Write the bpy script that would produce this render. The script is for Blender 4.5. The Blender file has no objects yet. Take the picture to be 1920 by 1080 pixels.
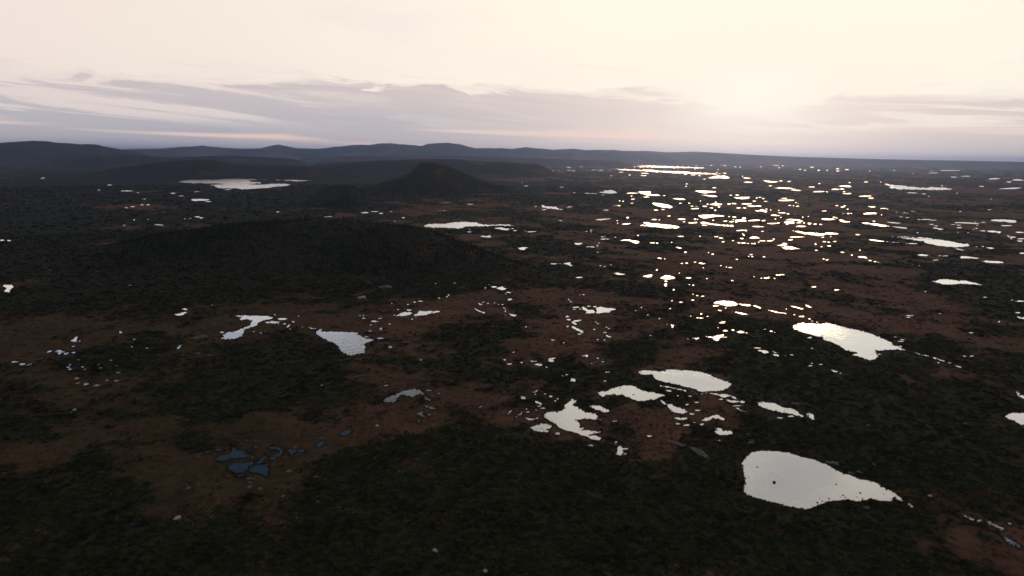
import bpy, math, random
import numpy as np

# ------------------------------------------------------------------ camera
W0, H0, FPX = 1920.0, 1080.0, 1279.0
CAM_H = 110.0
PITCH = math.atan(248.0 / FPX)
ROLL = math.atan(22.0 / 1920.0)
sc = bpy.context.scene
C = sc.collection
_r0 = np.array([1.0, 0, 0]); _f = np.array([0, math.cos(PITCH), -math.sin(PITCH)])
_u0 = np.array([0, math.sin(PITCH), math.cos(PITCH)])
RIGHT = _r0 * math.cos(ROLL) + _u0 * math.sin(ROLL)
UP = -_r0 * math.sin(ROLL) + _u0 * math.cos(ROLL)
from mathutils import Matrix, Vector
cam_data = bpy.data.cameras.new('camera')
cam = bpy.data.objects.new('camera', cam_data)
C.objects.link(cam)
cam.matrix_world = Matrix(((RIGHT[0], UP[0], -_f[0], 0), (RIGHT[1], UP[1], -_f[1], 0),
                           (RIGHT[2], UP[2], -_f[2], CAM_H), (0, 0, 0, 1)))
cam_data.sensor_width = 36.0
cam_data.lens = 36.0 * FPX / W0
cam_data.clip_start = 1.0
cam_data.clip_end = 300000.0
cam_data.dof.use_dof = True; cam_data.dof.focus_distance = 900.0; cam_data.dof.aperture_fstop = 0.05
sc.camera = cam

def ray(x, y):
    x = np.asarray(x, float); y = np.asarray(y, float)
    a = (x - W0 / 2) / FPX; b = (H0 / 2 - y) / FPX
    return _f[None, :] + a[..., None] * RIGHT + b[..., None] * UP

def hor(x):                      # the level horizon, straight in the picture
    return 281.0 + 22.0 * np.asarray(x, float) / 1920.0

def qhor(x):                     # the photograph's slightly bowed horizon
    x = np.asarray(x, float)
    return 278.0 + 0.00000933 * np.maximum(x - 250, 0) ** 2

def unbow(x, y):
    x = np.asarray(x, float); y = np.asarray(y, float)
    q = qhor(x)
    return np.maximum(y + (hor(x) - q) * np.exp(-np.maximum(y - q, 0) / 25.0), hor(x) + 2.6)

def on_ground(x, y, z=0.0):      # picture point -> point on the plain
    d = ray(x, unbow(x, y))
    t = (CAM_H - z) / -d[..., 2]
    return np.stack([d[..., 0] * t, d[..., 1] * t], -1)

# ------------------------------------------------------------------ sky, sun, exposure
SUN_AZ = math.radians(18.7)      # clockwise from +Y
SUN_EL = math.radians(4.6)
SUN = Vector((math.sin(SUN_AZ) * math.cos(SUN_EL), math.cos(SUN_AZ) * math.cos(SUN_EL), math.sin(SUN_EL)))

class NT:
    def __init__(s, tree):
        s.t = tree; s.n = tree.nodes; s.l = tree.links
    def new(s, typ, **kw):
        n = s.n.new(typ)
        for k, v in kw.items(): setattr(n, k, v)
        return n
    def put(s, sock, v):
        if hasattr(v, 'is_linked') or isinstance(v, bpy.types.NodeSocket): s.l.new(v, sock)
        else: sock.default_value = v
    def m(s, op, a, b=0.0, c=0.0, clamp=False):
        n = s.new('ShaderNodeMath', operation=op); n.use_clamp = clamp
        for i, v in enumerate((a, b, c)): s.put(n.inputs[i], v)
        return n.outputs[0]
    def vm(s, op, a, b=None):
        n = s.new('ShaderNodeVectorMath', operation=op); s.put(n.inputs[0], a)
        if b is not None: s.put(n.inputs[1], b)
        return n
    def mix(s, f, a, b, blend='MIX'):
        n = s.new('ShaderNodeMix', data_type='RGBA', blend_type=blend); n.clamp_factor = True
        s.put(n.inputs[0], f); s.put(n.inputs[6], a); s.put(n.inputs[7], b)
        return n.outputs[2]
    def noise(s, vec, scale, detail=4.0, rough=0.55, dist=0.0):
        n = s.new('ShaderNodeTexNoise'); s.put(n.inputs['Vector'], vec)
        n.inputs['Scale'].default_value = scale; n.inputs['Detail'].default_value = detail
        n.inputs['Roughness'].default_value = rough; n.inputs['Distortion'].default_value = dist
        return n.outputs['Fac']
    def step(s, v, lo, hi):
        n = s.new('ShaderNodeMapRange', interpolation_type='SMOOTHSTEP')
        s.put(n.inputs[0], v); s.put(n.inputs[1], lo); s.put(n.inputs[2], hi)
        return n.outputs[0]
    def scale(s, col, f):
        n = s.vm('SCALE', col); s.put(n.inputs['Scale'], f); return n.outputs[0]

def col(r, g, b): return (r, g, b, 1.0)

world = bpy.data.worlds.new('World'); sc.world = world; world.use_nodes = True
w = NT(world.node_tree); w.n.clear()
tc = w.new('ShaderNodeTexCoord').outputs['Generated']
dirn = w.vm('NORMALIZE', tc).outputs[0]
sep = w.new('ShaderNodeSeparateXYZ'); w.put(sep.inputs[0], dirn)
el = w.m('MULTIPLY', w.m('ARCSINE', sep.outputs[2]), 57.2958)            # degrees above the horizon
elp = w.m('MAXIMUM', el, 0.0)
az = w.m('MULTIPLY', w.m('ARCTAN2', sep.outputs[0], sep.outputs[1]), 57.2958)
cosang = w.vm('DOT_PRODUCT', dirn, tuple(SUN)).outputs['Value']
ang = w.m('MULTIPLY', w.m('ARCCOSINE', w.m('MINIMUM', cosang, 0.99999)), 57.2958)
sky = w.new('ShaderNodeTexSky', sky_type='NISHITA'); sky.sun_disc = False
sky.sun_elevation = SUN_EL; sky.sun_rotation = SUN_AZ; sky.altitude = 300; sky.air_density = 1.0
sky.dust_density = 1.6; sky.ozone_density = 1.5
def gauss(x, s):
    q = w.m('DIVIDE', x, s)
    return w.m('POWER', 2.71828, w.m('MULTIPLY', w.m('MULTIPLY', q, q), -1.0))
# cloud-sheet coordinates (a flat layer overhead, so streaks close up towards the horizon)
den = w.m('ADD', w.m('MAXIMUM', sep.outputs[2], 0.0), 0.06)
comb = w.new('ShaderNodeCombineXYZ')
w.put(comb.inputs[0], w.m('DIVIDE', sep.outputs[0], den)); w.put(comb.inputs[1], w.m('DIVIDE', sep.outputs[1], den))
sheet = comb.outputs[0]
comb2 = w.new('ShaderNodeCombineXYZ')
w.put(comb2.inputs[0], az); w.put(comb2.inputs[1], w.m('MULTIPLY', el, 5.5))
flat = comb2.outputs[0]
n_sheet = w.noise(sheet, 0.55, 5, 0.55, 0.6)
n_soft = w.noise(flat, 0.035, 4, 0.5, 0.4)
n_edge = w.noise(flat, 0.11, 9, 0.66, 0.9)
n_streak = w.noise(flat, 0.05, 3, 0.5, 0.3)
comb3 = w.new('ShaderNodeCombineXYZ')
w.put(comb3.inputs[0], w.m('ADD', w.m('MULTIPLY', az, 0.6), 31.0)); w.put(comb3.inputs[1], w.m('ADD', w.m('MULTIPLY', el, 14.0), w.m('MULTIPLY', az, 0.25)))
n_pink = w.noise(comb3.outputs[0], 0.06, 3, 0.5, 0.4)

base = w.vm('MULTIPLY', w.scale(sky.outputs[0], 0.025), (0.80, 1.0, 1.15)).outputs[0]
# broken high cloud over the unseen upper sky, brightness raised to light the ground
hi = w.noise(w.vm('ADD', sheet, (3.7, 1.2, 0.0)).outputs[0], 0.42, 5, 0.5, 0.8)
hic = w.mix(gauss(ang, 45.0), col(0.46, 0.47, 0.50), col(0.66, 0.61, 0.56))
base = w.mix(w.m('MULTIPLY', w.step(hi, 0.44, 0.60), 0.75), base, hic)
# thin bright overcast low in the sky, climbing higher round the sun
daz = w.m('ABSOLUTE', w.m('SUBTRACT', az, 18.7))
wob = w.m('MULTIPLY', w.m('SUBTRACT', n_sheet, 0.5), 14.0)
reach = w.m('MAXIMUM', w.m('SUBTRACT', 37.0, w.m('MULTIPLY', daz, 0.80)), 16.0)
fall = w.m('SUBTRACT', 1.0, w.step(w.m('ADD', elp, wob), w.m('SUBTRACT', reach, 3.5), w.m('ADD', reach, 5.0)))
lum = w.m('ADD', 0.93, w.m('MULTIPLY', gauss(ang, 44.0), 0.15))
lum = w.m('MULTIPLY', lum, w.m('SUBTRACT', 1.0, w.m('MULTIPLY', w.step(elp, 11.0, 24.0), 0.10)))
creamc = w.mix(gauss(ang, 40.0), col(0.96, 0.82, 0.745), col(1.0, 0.94, 0.79))
creamc = w.mix(w.m('MULTIPLY', w.step(n_soft, 0.44, 0.68), w.m('SUBTRACT', 0.85, w.m('MULTIPLY', gauss(ang, 34.0), 0.72))), creamc, col(0.90, 0.79, 0.75))
n_cl = w.noise(w.vm('ADD', sheet, (0.6, 8.3, 0.0)).outputs[0], 1.7, 6, 0.55, 0.9)
greyc = w.mix(gauss(ang, 30.0), col(0.22, 0.32, 0.49), col(0.62, 0.575, 0.56))
lit = w.mix(w.m('MULTIPLY', w.m('MULTIPLY', w.m('ADD', w.step(n_cl, 0.46, 0.60), w.m('MULTIPLY', w.step(az, 4.0, -8.0), 0.85), clamp=True), w.step(elp, 11.5, 14.5)), w.m('SUBTRACT', 0.95, w.m('MULTIPLY', gauss(ang, 30.0), 0.72))), w.scale(creamc, lum), greyc)
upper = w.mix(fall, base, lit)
# thin wisps riding above the bank
wisp = w.m('MULTIPLY', w.step(w.noise(comb3.outputs[0], 0.11, 7, 0.62, 0.7), 0.54, 0.72), w.m('MULTIPLY', w.step(el, 4.0, 5.2), w.step(el, 8.5, 6.0)))
upper = w.mix(w.m('MULTIPLY', wisp, 0.55), upper, w.mix(gauss(ang, 22.0), col(0.74, 0.66, 0.65), col(1.0, 0.86, 0.76)))
# the grey stratus bank along the horizon
sunaz = gauss(w.m('SUBTRACT', az, 18.2), 5.5)
edge = w.m('ADD', w.m('SUBTRACT', 5.35, w.m('MULTIPLY', w.step(az, 0.0, 30.0), 0.8)), w.m('MULTIPLY', w.m('SUBTRACT', n_edge, 0.5), 4.8))
edge = w.m('SUBTRACT', edge, w.m('MULTIPLY', sunaz, 1.3))
soft = w.m('ADD', 0.22, w.m('MULTIPLY', w.step(n_soft, 0.4, 0.65), 1.0))
bank = w.m('SUBTRACT', 1.0, w.step(el, w.m('SUBTRACT', edge, soft), w.m('ADD', edge, w.m('MULTIPLY', soft, 0.6))))
slant = w.new('ShaderNodeCombineXYZ')
w.put(slant.inputs[0], w.m('MULTIPLY', az, 0.45)); w.put(slant.inputs[1], w.m('ADD', w.m('MULTIPLY', el, 7.0), w.m('MULTIPLY', az, 0.55)))
n_slant = w.noise(slant.outputs[0], 0.13, 8, 0.62, 0.7)
gap = w.m('MULTIPLY', w.step(n_slant, 0.47, 0.60), w.step(el, 1.4, 2.8))
bank = w.m('MULTIPLY', bank, w.m('SUBTRACT', 1.0, w.m('MULTIPLY', gap, w.m('ADD', w.m('ADD', 0.16, w.m('MULTIPLY', w.step(az, -8.0, -26.0), 0.30)), w.m('MULTIPLY', w.step(az, 10.0, 24.0), 0.55)))))
bcol = w.mix(gauss(w.m('SUBTRACT', az, 20.0), 27.0), col(0.43, 0.44, 0.51), col(0.84, 0.685, 0.625))
bcol = w.mix(w.m('MULTIPLY', w.step(el, 2.2, 4.6), 0.5), bcol, col(0.77, 0.635, 0.60))
bcol = w.mix(w.m('MULTIPLY', w.step(n_streak, 0.42, 0.62), 0.4), bcol, col(0.66, 0.57, 0.565))
pink = w.m('MULTIPLY', w.m('MULTIPLY', w.step(n_pink, 0.47, 0.60), 1.0), w.m('MULTIPLY', w.step(el, 0.2, 0.9), w.step(el, 2.6, 1.6)))
bcol = w.mix(pink, bcol, col(0.98, 0.72, 0.62))
rim = w.m('MULTIPLY', w.m('MULTIPLY', w.step(bank, 0.05, 0.35), w.step(bank, 0.85, 0.45)), 0.55)
skyc = w.mix(w.m('MULTIPLY', bank, 0.94), upper, bcol)
skyc = w.mix(rim, skyc, w.mix(gauss(ang, 30.0), col(0.93, 0.79, 0.72), col(1.0, 0.88, 0.77)))
# glow of the veiled sun through the cloud's edge, spread sideways along the layer
del_ = w.m('SUBTRACT', el, 4.6); dsz = w.m('MULTIPLY', daz, 0.55)
angs = w.m('SQRT', w.m('ADD', w.m('MULTIPLY', del_, del_), w.m('MULTIPLY', dsz, dsz)))
angs = w.m('ADD', angs, w.m('MULTIPLY', w.m('SUBTRACT', n_edge, 0.5), 3.0))
skyc = w.mix(w.m('MULTIPLY', gauss(angs, 6.5), 0.60), skyc, col(1.02, 0.865, 0.745))
skyc = w.mix(w.m('MULTIPLY', gauss(angs, 2.9), 0.9), skyc, col(1.08, 1.0, 0.86))
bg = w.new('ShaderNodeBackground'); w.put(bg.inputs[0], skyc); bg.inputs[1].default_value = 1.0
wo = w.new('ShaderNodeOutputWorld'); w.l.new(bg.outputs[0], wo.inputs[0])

sd = bpy.data.lights.new('sun', 'SUN'); sd.energy = 0.5; sd.angle = math.radians(20); sd.color = (1.0, 0.66, 0.38)
so = bpy.data.objects.new('sun', sd); C.objects.link(so)
so.rotation_euler = (-SUN).to_track_quat('-Z', 'Y').to_euler(); so.location = (0, 0, 400)

vs = sc.view_settings
vs.view_transform = 'Standard'; vs.look = 'None'; vs.exposure = 0.0; vs.gamma = 1.0; vs.use_curve_mapping = False
sc.render.engine = 'CYCLES'
sc.cycles.max_bounces = 5; sc.cycles.diffuse_bounces = 2; sc.cycles.glossy_bounces = 3; sc.cycles.volume_bounces = 1
sc.cycles.transmission_bounces = 2; sc.cycles.use_denoising = True
sc.cycles.sample_clamp_indirect = 4.0
world.cycles.sampling_method = 'MANUAL'; world.cycles.sample_map_resolution = 512

# ------------------------------------------------------------------ noise helpers
def _hash(ix, iy, seed):
    h = (ix.astype(np.int64) * 374761393 + iy.astype(np.int64) * 668265263 + seed * 1442695041) & 0x7fffffff
    h = ((h ^ (h >> 13)) * 1274126177) & 0x7fffffff
    h = ((h ^ (h >> 16)) * 974633101) & 0x7fffffff
    return ((h ^ (h >> 15)) & 0xffff) / 65535.0
def vnoise(x, y, s, seed=0):
    x = x / s; y = y / s
    ix = np.floor(x); iy = np.floor(y); fx = x - ix; fy = y - iy
    fx = fx * fx * (3 - 2 * fx); fy = fy * fy * (3 - 2 * fy)
    a = _hash(ix, iy, seed); b = _hash(ix + 1, iy, seed); c = _hash(ix, iy + 1, seed); d = _hash(ix + 1, iy + 1, seed)
    return (a * (1 - fx) + b * fx) * (1 - fy) + (c * (1 - fx) + d * fx) * fy
def fbm(x, y, s, octs=4, seed=0, gain=0.55):
    v = 0; a = 1.0; t = 0
    for o in range(octs):
        ca, sa = math.cos(o * 1.1 + 0.4), math.sin(o * 1.1 + 0.4)
        v = v + a * vnoise(x * ca - y * sa + 17.3 * o, x * sa + y * ca - 9.1 * o, s, seed + o * 7); t += a; a *= gain; s *= 0.47
    return v / t
def sstep(v, lo, hi):
    t = np.clip((v - lo) / (hi - lo), 0, 1); return t * t * (3 - 2 * t)

# ------------------------------------------------------------------ ponds, traced and laid on the plain
# each row: tile origin, tile scale | shapes; a shape is a ring of points, or one  x,y,w,h  pool
POLY = '''
320 560 6|730,195 760,188 900,192 1080,196 1165,212 1110,235 1040,248 985,272 965,305 890,330 830,345 825,380 805,425 700,450 640,458 560,450 600,428 580,412 640,378 720,368 800,335 880,305 905,265 925,248 860,228 800,245 770,228 810,212;1050,267 1130,252 1240,258 1190,278 1090,277;1290,332 1335,287 1348,295 1330,318;120,118 158,108 192,120 170,132;40,178 100,168 160,150 240,146 175,160 140,182 90,190;70,550 100,525 125,520 105,560 75,568
560 560 6|92,320 130,322 180,338 262,345 250,372 480,372 560,378 665,380 650,405 690,415 720,432 760,450 810,450 850,468 800,485 760,492 738,515 750,550 738,575 750,605 690,618 610,640 545,640 500,605 470,585 440,530 410,505 350,480 300,455 240,425 195,398 200,368 235,352 150,340;800,255 840,245 905,255 860,264;905,345 925,325 945,325 930,358;1065,185 1110,182 1180,150 1260,152 1280,165 1250,182 1180,195 1140,202 1100,192;1195,110 1215,120 1280,124 1265,135 1215,134;1290,182 1340,165 1355,128 1370,138 1450,140 1560,138 1590,148 1530,160 1450,178 1400,188 1320,192
640 680 6|465,432 500,400 590,360 640,345 720,315 810,298 880,305 910,330 945,365 955,395 1010,420 995,435 945,408 935,370 880,350 850,362 825,382 780,388 745,375 700,358 660,368 625,400 622,420 600,445 500,445;925,455 945,475 980,490 1040,500 1060,515 1030,525 950,497;840,572 880,560 905,545 920,570 945,595 950,612 900,605;1540,512 1560,492 1590,485 1565,508;1870,590 1890,550 1920,535 1900,555
880 560 6|1265,90 1290,92 1330,112 1330,125 1385,125 1420,145 1400,165 1300,165 1310,145 1290,130 1270,110;1425,105 1470,90 1500,95 1560,105 1600,105 1650,118 1600,135 1580,155 1510,158 1440,165 1420,160 1435,140;1105,5 1120,5 1145,30 1165,40 1135,38;1145,262 1180,242 1265,235 1255,252 1180,265 1210,285 1205,298 1180,290;1140,318 1175,312 1215,335 1285,368 1285,390 1265,388 1200,355;95,45 120,55 155,70 120,72;55,112 75,112 120,135 180,158 170,168 100,145;430,165 470,175 535,180 515,200 470,192;1530,405 1555,412 1600,425 1590,438 1550,428;720,740 770,730 825,735 825,748 790,758;880,710 900,685 880,678 930,668 975,655 965,672 930,685 955,700 945,712;410,742 440,728 485,728 465,742;650,688 710,700 755,695 760,710 700,710;1135,932 1155,880 1175,900 1195,915 1190,932;710,1055 740,1035 772,1030 745,1055
960 700 6|355,478 380,450 430,432 520,430 570,415 590,395 595,350 640,330 665,292 685,290 700,305 730,310 705,335 680,350 700,370 745,378 790,420 830,445 900,450 940,455 965,480 970,505 1010,528 900,515 800,512 745,520 730,535 750,560 765,590 800,610 810,625 760,640 850,640 900,645 1010,658 960,670 870,690 860,702 940,700 1005,725 990,745 920,748 880,735 850,712 780,695 730,670 620,645 570,625 520,605 500,575 430,535 390,510;205,620 240,595 320,570 400,570 440,580 445,600 415,625 375,632 415,648 405,662 330,660 250,645 235,630;870,372 920,362 990,365 1020,385 1085,408 1098,432 1060,438 1010,430 985,415 930,410 905,390;70,275 105,260 140,265 155,285 120,290;255,310 290,318 335,340 330,355 270,335;145,500 185,505 250,515 240,526 180,528;250,512 300,495 290,510;230,218 255,195 290,188 275,200 240,218;35,500 75,462 115,438 105,455 60,485;1165,908 1190,880 1185,850 1215,815 1235,815 1230,840 1310,845 1300,858 1245,860 1250,885 1290,905 1270,922 1200,920;965,215 1010,198 1050,208 1110,178 1190,155 1250,140 1330,138 1400,155 1420,175 1500,200 1580,215 1690,235 1725,250 1640,275 1605,300 1550,298 1480,312 1400,310 1350,290 1320,270 1250,262 1180,245 1100,240 1050,250 1030,272 995,255
1160 680 6|222,108 250,92 320,85 380,95 480,95 540,80 620,76 660,82 780,88 900,102 1000,125 1080,165 1180,200 1230,215 1262,250 1230,285 1150,318 1050,322 940,328 870,315 885,302 800,282 700,260 690,245 620,245 580,225 500,215 420,185 400,165 370,128 300,138 250,130;545,475 600,465 620,490 700,515 745,525 775,555 720,575 650,562 580,545 565,510;465,425 480,420 520,450 540,470 520,470 485,450;620,625 680,618 765,618 772,635 710,655 670,640;930,650 975,620 1020,615 1050,598 1110,580 1140,610 1195,630 1180,650 1110,640 1060,620 1040,640 990,655;1085,735 1140,740 1180,765 1260,770 1280,795 1210,818 1130,808 1080,780 1105,762;1070,865 1130,868 1160,890 1120,885;840,345 900,350 940,338 1050,340 1140,360 1180,355 1250,362 1310,390 1330,412 1300,408 1240,375 1200,395 1150,385 1090,360 1050,350 960,345 900,353;1210,415 1270,430 1340,432 1390,425 1430,445 1390,458 1360,442 1280,450 1220,428;440,250 500,262 560,268 650,290 750,305 760,325 700,308 640,295 560,280 500,270;1315,510 1350,512 1400,545 1450,545 1430,555 1370,545
1380 640 6|225,688 300,685 400,695 470,712 530,745 600,752 680,775 705,815 760,840 745,852 680,835 620,815 540,805 480,790 400,775 320,750 260,725;780,815 830,810 865,825 878,890 850,878 810,845;245,105 270,95 320,98 365,115 365,130 320,140 290,125;405,145 440,145 480,158 480,172 430,160;1068,315 1085,315 1110,330 1150,340 1130,347 1085,340;405,105 440,122 485,138 470,142 430,128
1380 800 5.333|55,365 100,310 165,255 250,243 340,245 450,252 540,265 640,298 700,315 790,335 880,370 960,405 1020,445 1090,475 1180,500 1240,530 1330,540 1400,560 1450,595 1540,640 1600,680 1660,720 1670,748 1620,730 1570,705 1550,745 1440,740 1350,720 1270,740 1180,750 1120,720 1050,735 980,740 900,755 840,775 780,800 720,830 640,815 540,800 470,780 400,760 320,745 240,720 170,705 130,690 80,650 75,610 95,560 85,500 75,430
1600 880 6|1240,515 1280,520 1360,560 1350,575 1290,555;1480,560 1530,580 1600,625 1700,665 1680,690 1600,645 1520,610;1680,760 1740,770 1800,815 1890,860 1870,885 1800,860 1730,815;610,385 640,385 675,425 650,428
1600 660 6|1690,725 1780,690 1920,685 1990,700 2000,850 1920,835 1830,790;1830,440 1870,450 1880,480 1940,500 1940,530 1890,515 1850,490;870,55 920,60 985,90 1060,105 1110,125 1090,130 1030,112 960,88;690,5 760,25 850,45 845,53 760,33;1140,148 1215,168 1210,177 1150,158;1210,35 1250,45 1290,48 1250,53
1320 500 6|108,408 160,390 230,383 310,390 360,405 385,420 350,440 270,445 200,430 150,418;390,415 440,425 510,425 530,440 490,445 430,435;540,440 580,435 650,470 620,468 580,450;300,498 370,510 440,525 510,538 440,540 370,520;975,445 1010,445 1065,460 1120,472 1110,485 1060,470 1010,458;1135,425 1160,430 1215,458 1180,458 1145,445;690,480 780,495 830,512 930,525 925,532 830,520 770,505;997,690 1020,655 1070,640 1120,630 1145,645 1220,640 1280,645 1340,640 1370,628 1430,645 1520,665 1620,690 1680,705 1780,728 1880,755 1980,795 2070,840 2120,860 2135,890 2180,895 2225,920 2260,940 2160,935 2060,935 1970,945 1942,950 1935,975 1960,1010 1930,1040 1880,1050 1800,1035 1740,1010 1680,1000 1665,985 1720,970 1640,955 1580,930 1540,905 1500,875 1430,845 1340,820 1300,800 1250,780 1180,755 1110,745 1050,710;15,785 90,788 130,780 180,770 220,758 225,780 200,795 180,820 160,838 110,830 90,805;370,735 410,725 445,730 455,745 405,750
1600 500 6|870,165 930,160 960,145 1010,138 1080,145 1150,155 1270,158 1330,175 1400,190 1480,205 1430,208 1330,200 1250,195 1180,195 1130,200 1070,208 1000,195 930,178;1800,372 1850,375 1880,382 1980,375 1980,395 1870,395 1820,388;1840,560 1900,562 1990,575 1990,595 1910,590 1860,578
1040 500 6|665,73 710,65 750,80 800,90 740,92 700,92;990,108 1030,98 1105,92 1090,115 1040,120;1185,130 1220,110 1250,97 1300,100 1368,128 1320,138 1280,142 1230,140;1300,645 1340,660 1345,675 1320,692 1315,672;1550,803 1640,798 1610,815 1590,825
640 460 6|1680,468 1720,458 1755,468 1720,480;1745,485 1790,470 1810,462 1860,490 1810,505
320 320 6|75,125 130,113 200,102 300,97 400,98 520,98 600,87 760,84 880,90 1080,97 1000,104 880,102 910,120 1000,125 1030,135 950,140 880,148 960,155 1050,155 1150,145 1280,143 1365,155 1300,168 1190,175 1110,190 1000,195 900,203 790,208 740,197 640,195 560,195 505,182 500,170 450,165 455,152 520,150 600,145 520,142 420,142 330,135 200,135;1250,97 1350,98 1470,103 1590,104 1520,110 1420,117 1320,110;233,320 330,316 420,320 440,328 380,338 260,340 235,335;260,515 320,512 330,525 378,525 340,540 310,530
640 320 6|935,615 975,602 1060,597 1150,597 1220,590 1290,578 1400,577 1510,582 1550,600 1620,607 1700,612 1780,605 1920,611 1940,620 1800,618 1700,620 1600,626 1470,625 1370,628 1375,640 1330,650 1260,648 1180,640 1080,640 1000,635 940,630;1720,645 1800,637 1840,650 1900,655 1880,672 1820,668;1560,742 1600,730 1620,740 1675,730 1685,748 1630,748
0 440 6|30,562 130,562 155,590 125,610 105,650 45,640 75,605 35,580
0 560 6|790,475 825,458 850,425 868,425 862,455 865,485 830,492;1330,370 1345,362 1385,382 1335,398 1350,382;525,605 555,585 588,585 560,605;610,595 670,578 700,595 735,597 690,610 680,630 645,632 655,608;710,630 730,610 775,608 760,625
320 790 4.8|400,340 430,315 540,290 560,262 545,240 590,240 580,265 650,265 690,300 740,312 690,318 640,330 560,335 470,355 410,352;520,400 550,380 640,375 740,370 745,385 700,410 680,440 640,465 600,470 570,460 525,440;705,430 750,400 830,390 890,378 870,410 880,440 870,480 900,510 850,490 790,465 715,455;770,375 790,345 880,300 870,325 840,350 800,385;880,345 940,300 990,270 930,258 880,240 920,225 990,245 1010,265 1000,300 940,330 960,350;1050,250 1130,260 1220,255 1240,240 1200,275 1130,275 1100,300 1085,315 1070,280;1300,225 1350,180 1400,178 1380,205 1340,235;595,480 640,475 680,492 640,505 600,495;1515,125 1555,90 1630,80 1610,108 1570,130
0 0 1|1122,305 1129,303.4 1160,304.4 1200,306 1250,307.9 1300,310.7 1320,312.5 1300,312.2 1275,312 1245,311.6 1210,310.3 1180,308.7 1150,307;1144.7,314 1160,313.8 1200,316 1220,315.6 1240,318 1263,318.6 1290,319.8 1300,321.3 1330,322.8 1352,324 1340,325.4 1300,324.5 1270,323 1245,321 1220,319.5 1200,318 1170,316.7;1205,299.5 1222,300.5 1238,303 1225,303 1208,301.2;1327,332 1335,330 1345,328 1361,328.5 1368,332 1365,333.5 1345,332.7 1333,332.8
960 280 8|1295,642 1400,630 1370,612 1500,607 1550,630 1580,655 1500,660 1420,655;440,840 480,832 490,850 560,860 660,860 700,885 760,900 720,905 640,892 520,885 470,875;1245,1058 1300,1045 1380,1040 1470,1035 1475,1048 1400,1055 1330,1065
1200 280 8|-30,628 150,628 165,650 130,660 180,672 280,680 300,692 200,695 100,690 20,660;485,735 560,730 640,735 685,752 600,755;180,808 280,805 400,825 460,845 495,868 430,878 330,865 260,850;1050,825 1100,812 1180,815 1240,820 1190,840 1120,838;1405,720 1500,715 1600,712 1650,715 1620,738 1540,745 1450,735;1720,922 1790,912 1830,895 1870,915 1910,930 1890,945 1830,930;820,622 880,617 980,618 1130,628 1140,640 1040,645 1000,655 960,655 900,642;925,682 1000,682 1100,690 1165,705 1100,710 1000,695;870,995 950,985 1080,980 1270,992 1240,1010 1150,1005 1080,1015 1000,1035 950,1032 900,1015;1420,1062 1530,1055 1600,1065 1590,1082 1450,1085
1200 395 8|50,185 110,175 200,190 400,210 560,235 605,250 540,268 470,270 340,255 250,245 180,240 110,228 0,225 100,212;905,180 940,168 1050,190 1200,212 1400,222 1400,235 1270,232 1150,220 1040,205 920,190;1640,410 1690,388 1760,395 1800,418 1740,412 1700,420;525,545 570,545 630,568 590,568;255,710 300,708 345,722 310,730;870,790 910,778 960,790 995,800 930,802
960 395 8|930,482 990,488 1060,485 1030,508 990,515 950,505;1620,445 1740,432 1830,450 1910,460 1900,485 1850,490 1810,475 1740,450 1650,452;75,560 150,550 240,552 200,570 185,592 130,585;570,790 690,795 690,806 590,802;770,795 800,785 885,778 870,805 910,825 880,835 840,810 790,802
1440 280 8|-80,460 0,465 160,478 60,490 -20,482;1055,547 1130,538 1220,542 1255,560 1200,562;1415,960 1490,950 1560,950 1625,955 1630,968 1540,972 1440,975;795,1045 870,1035 960,1042 1015,1048 940,1060 850,1060;265,1055 390,1045 480,1060 530,1080 470,1082 390,1062
1440 395 8|1060,140 1130,140 1150,158 1235,165 1220,178 1110,168;240,180 270,155 380,155 400,190 320,195;360,300 430,305 530,325 640,330 750,340 850,342 890,328 950,335 1060,352 960,355 870,355 820,372 780,378 700,370 600,355 520,345;130,520 200,510 230,485 290,495 270,515 210,530;205,550 260,532 350,535 410,555 485,570 400,572 330,578 270,580;1345,690 1410,685 1470,695 1485,715 1430,708 1380,705;1520,432 1640,445 1740,458 1740,467 1640,458 1530,442;1400,180 1480,178 1600,195 1720,215 1830,230 1820,240 1700,235 1560,215 1440,195;1780,168 1860,172 1990,182 1990,192 1860,188;1850,232 1920,240 2085,258 2085,270 1990,262 1900,250
1680 395 8|-80,390 0,385 120,388 240,400 330,412 335,398 480,412 600,430 800,460 960,490 1075,500 1100,528 1000,545 800,545 720,535 630,528 540,500 430,480 400,460 300,452 200,430 60,405;865,570 920,570 1015,590 1010,598 930,585;315,660 400,650 490,668 450,683 350,678;960,705 980,682 1060,685 1150,698 1265,715 1200,720 1080,715 1000,720;1290,760 1350,748 1500,758 1610,772 1600,790 1480,785 1350,778;1415,145 1480,132 1640,132 1800,148 1810,168 1780,180 1600,168 1480,158;875,175 960,172 1050,175 1160,185 1255,192 1200,200 1080,192 980,190 890,185;545,260 580,252 640,265 720,285 680,295 620,275;1230,300 1335,298 1335,312;1355,302 1450,298 1580,315 1560,340 1500,325 1400,320;1345,555 1420,550 1490,562 1495,578 1420,575
1680 280 8|-170,516 -110,518 0,538 155,545 160,558 330,570 490,576 500,563 640,568 760,582 870,598 760,606 620,610 430,602 250,602 60,596 -60,585 -105,562 0,560 60,556 -40,552 -130,538
'''
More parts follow.
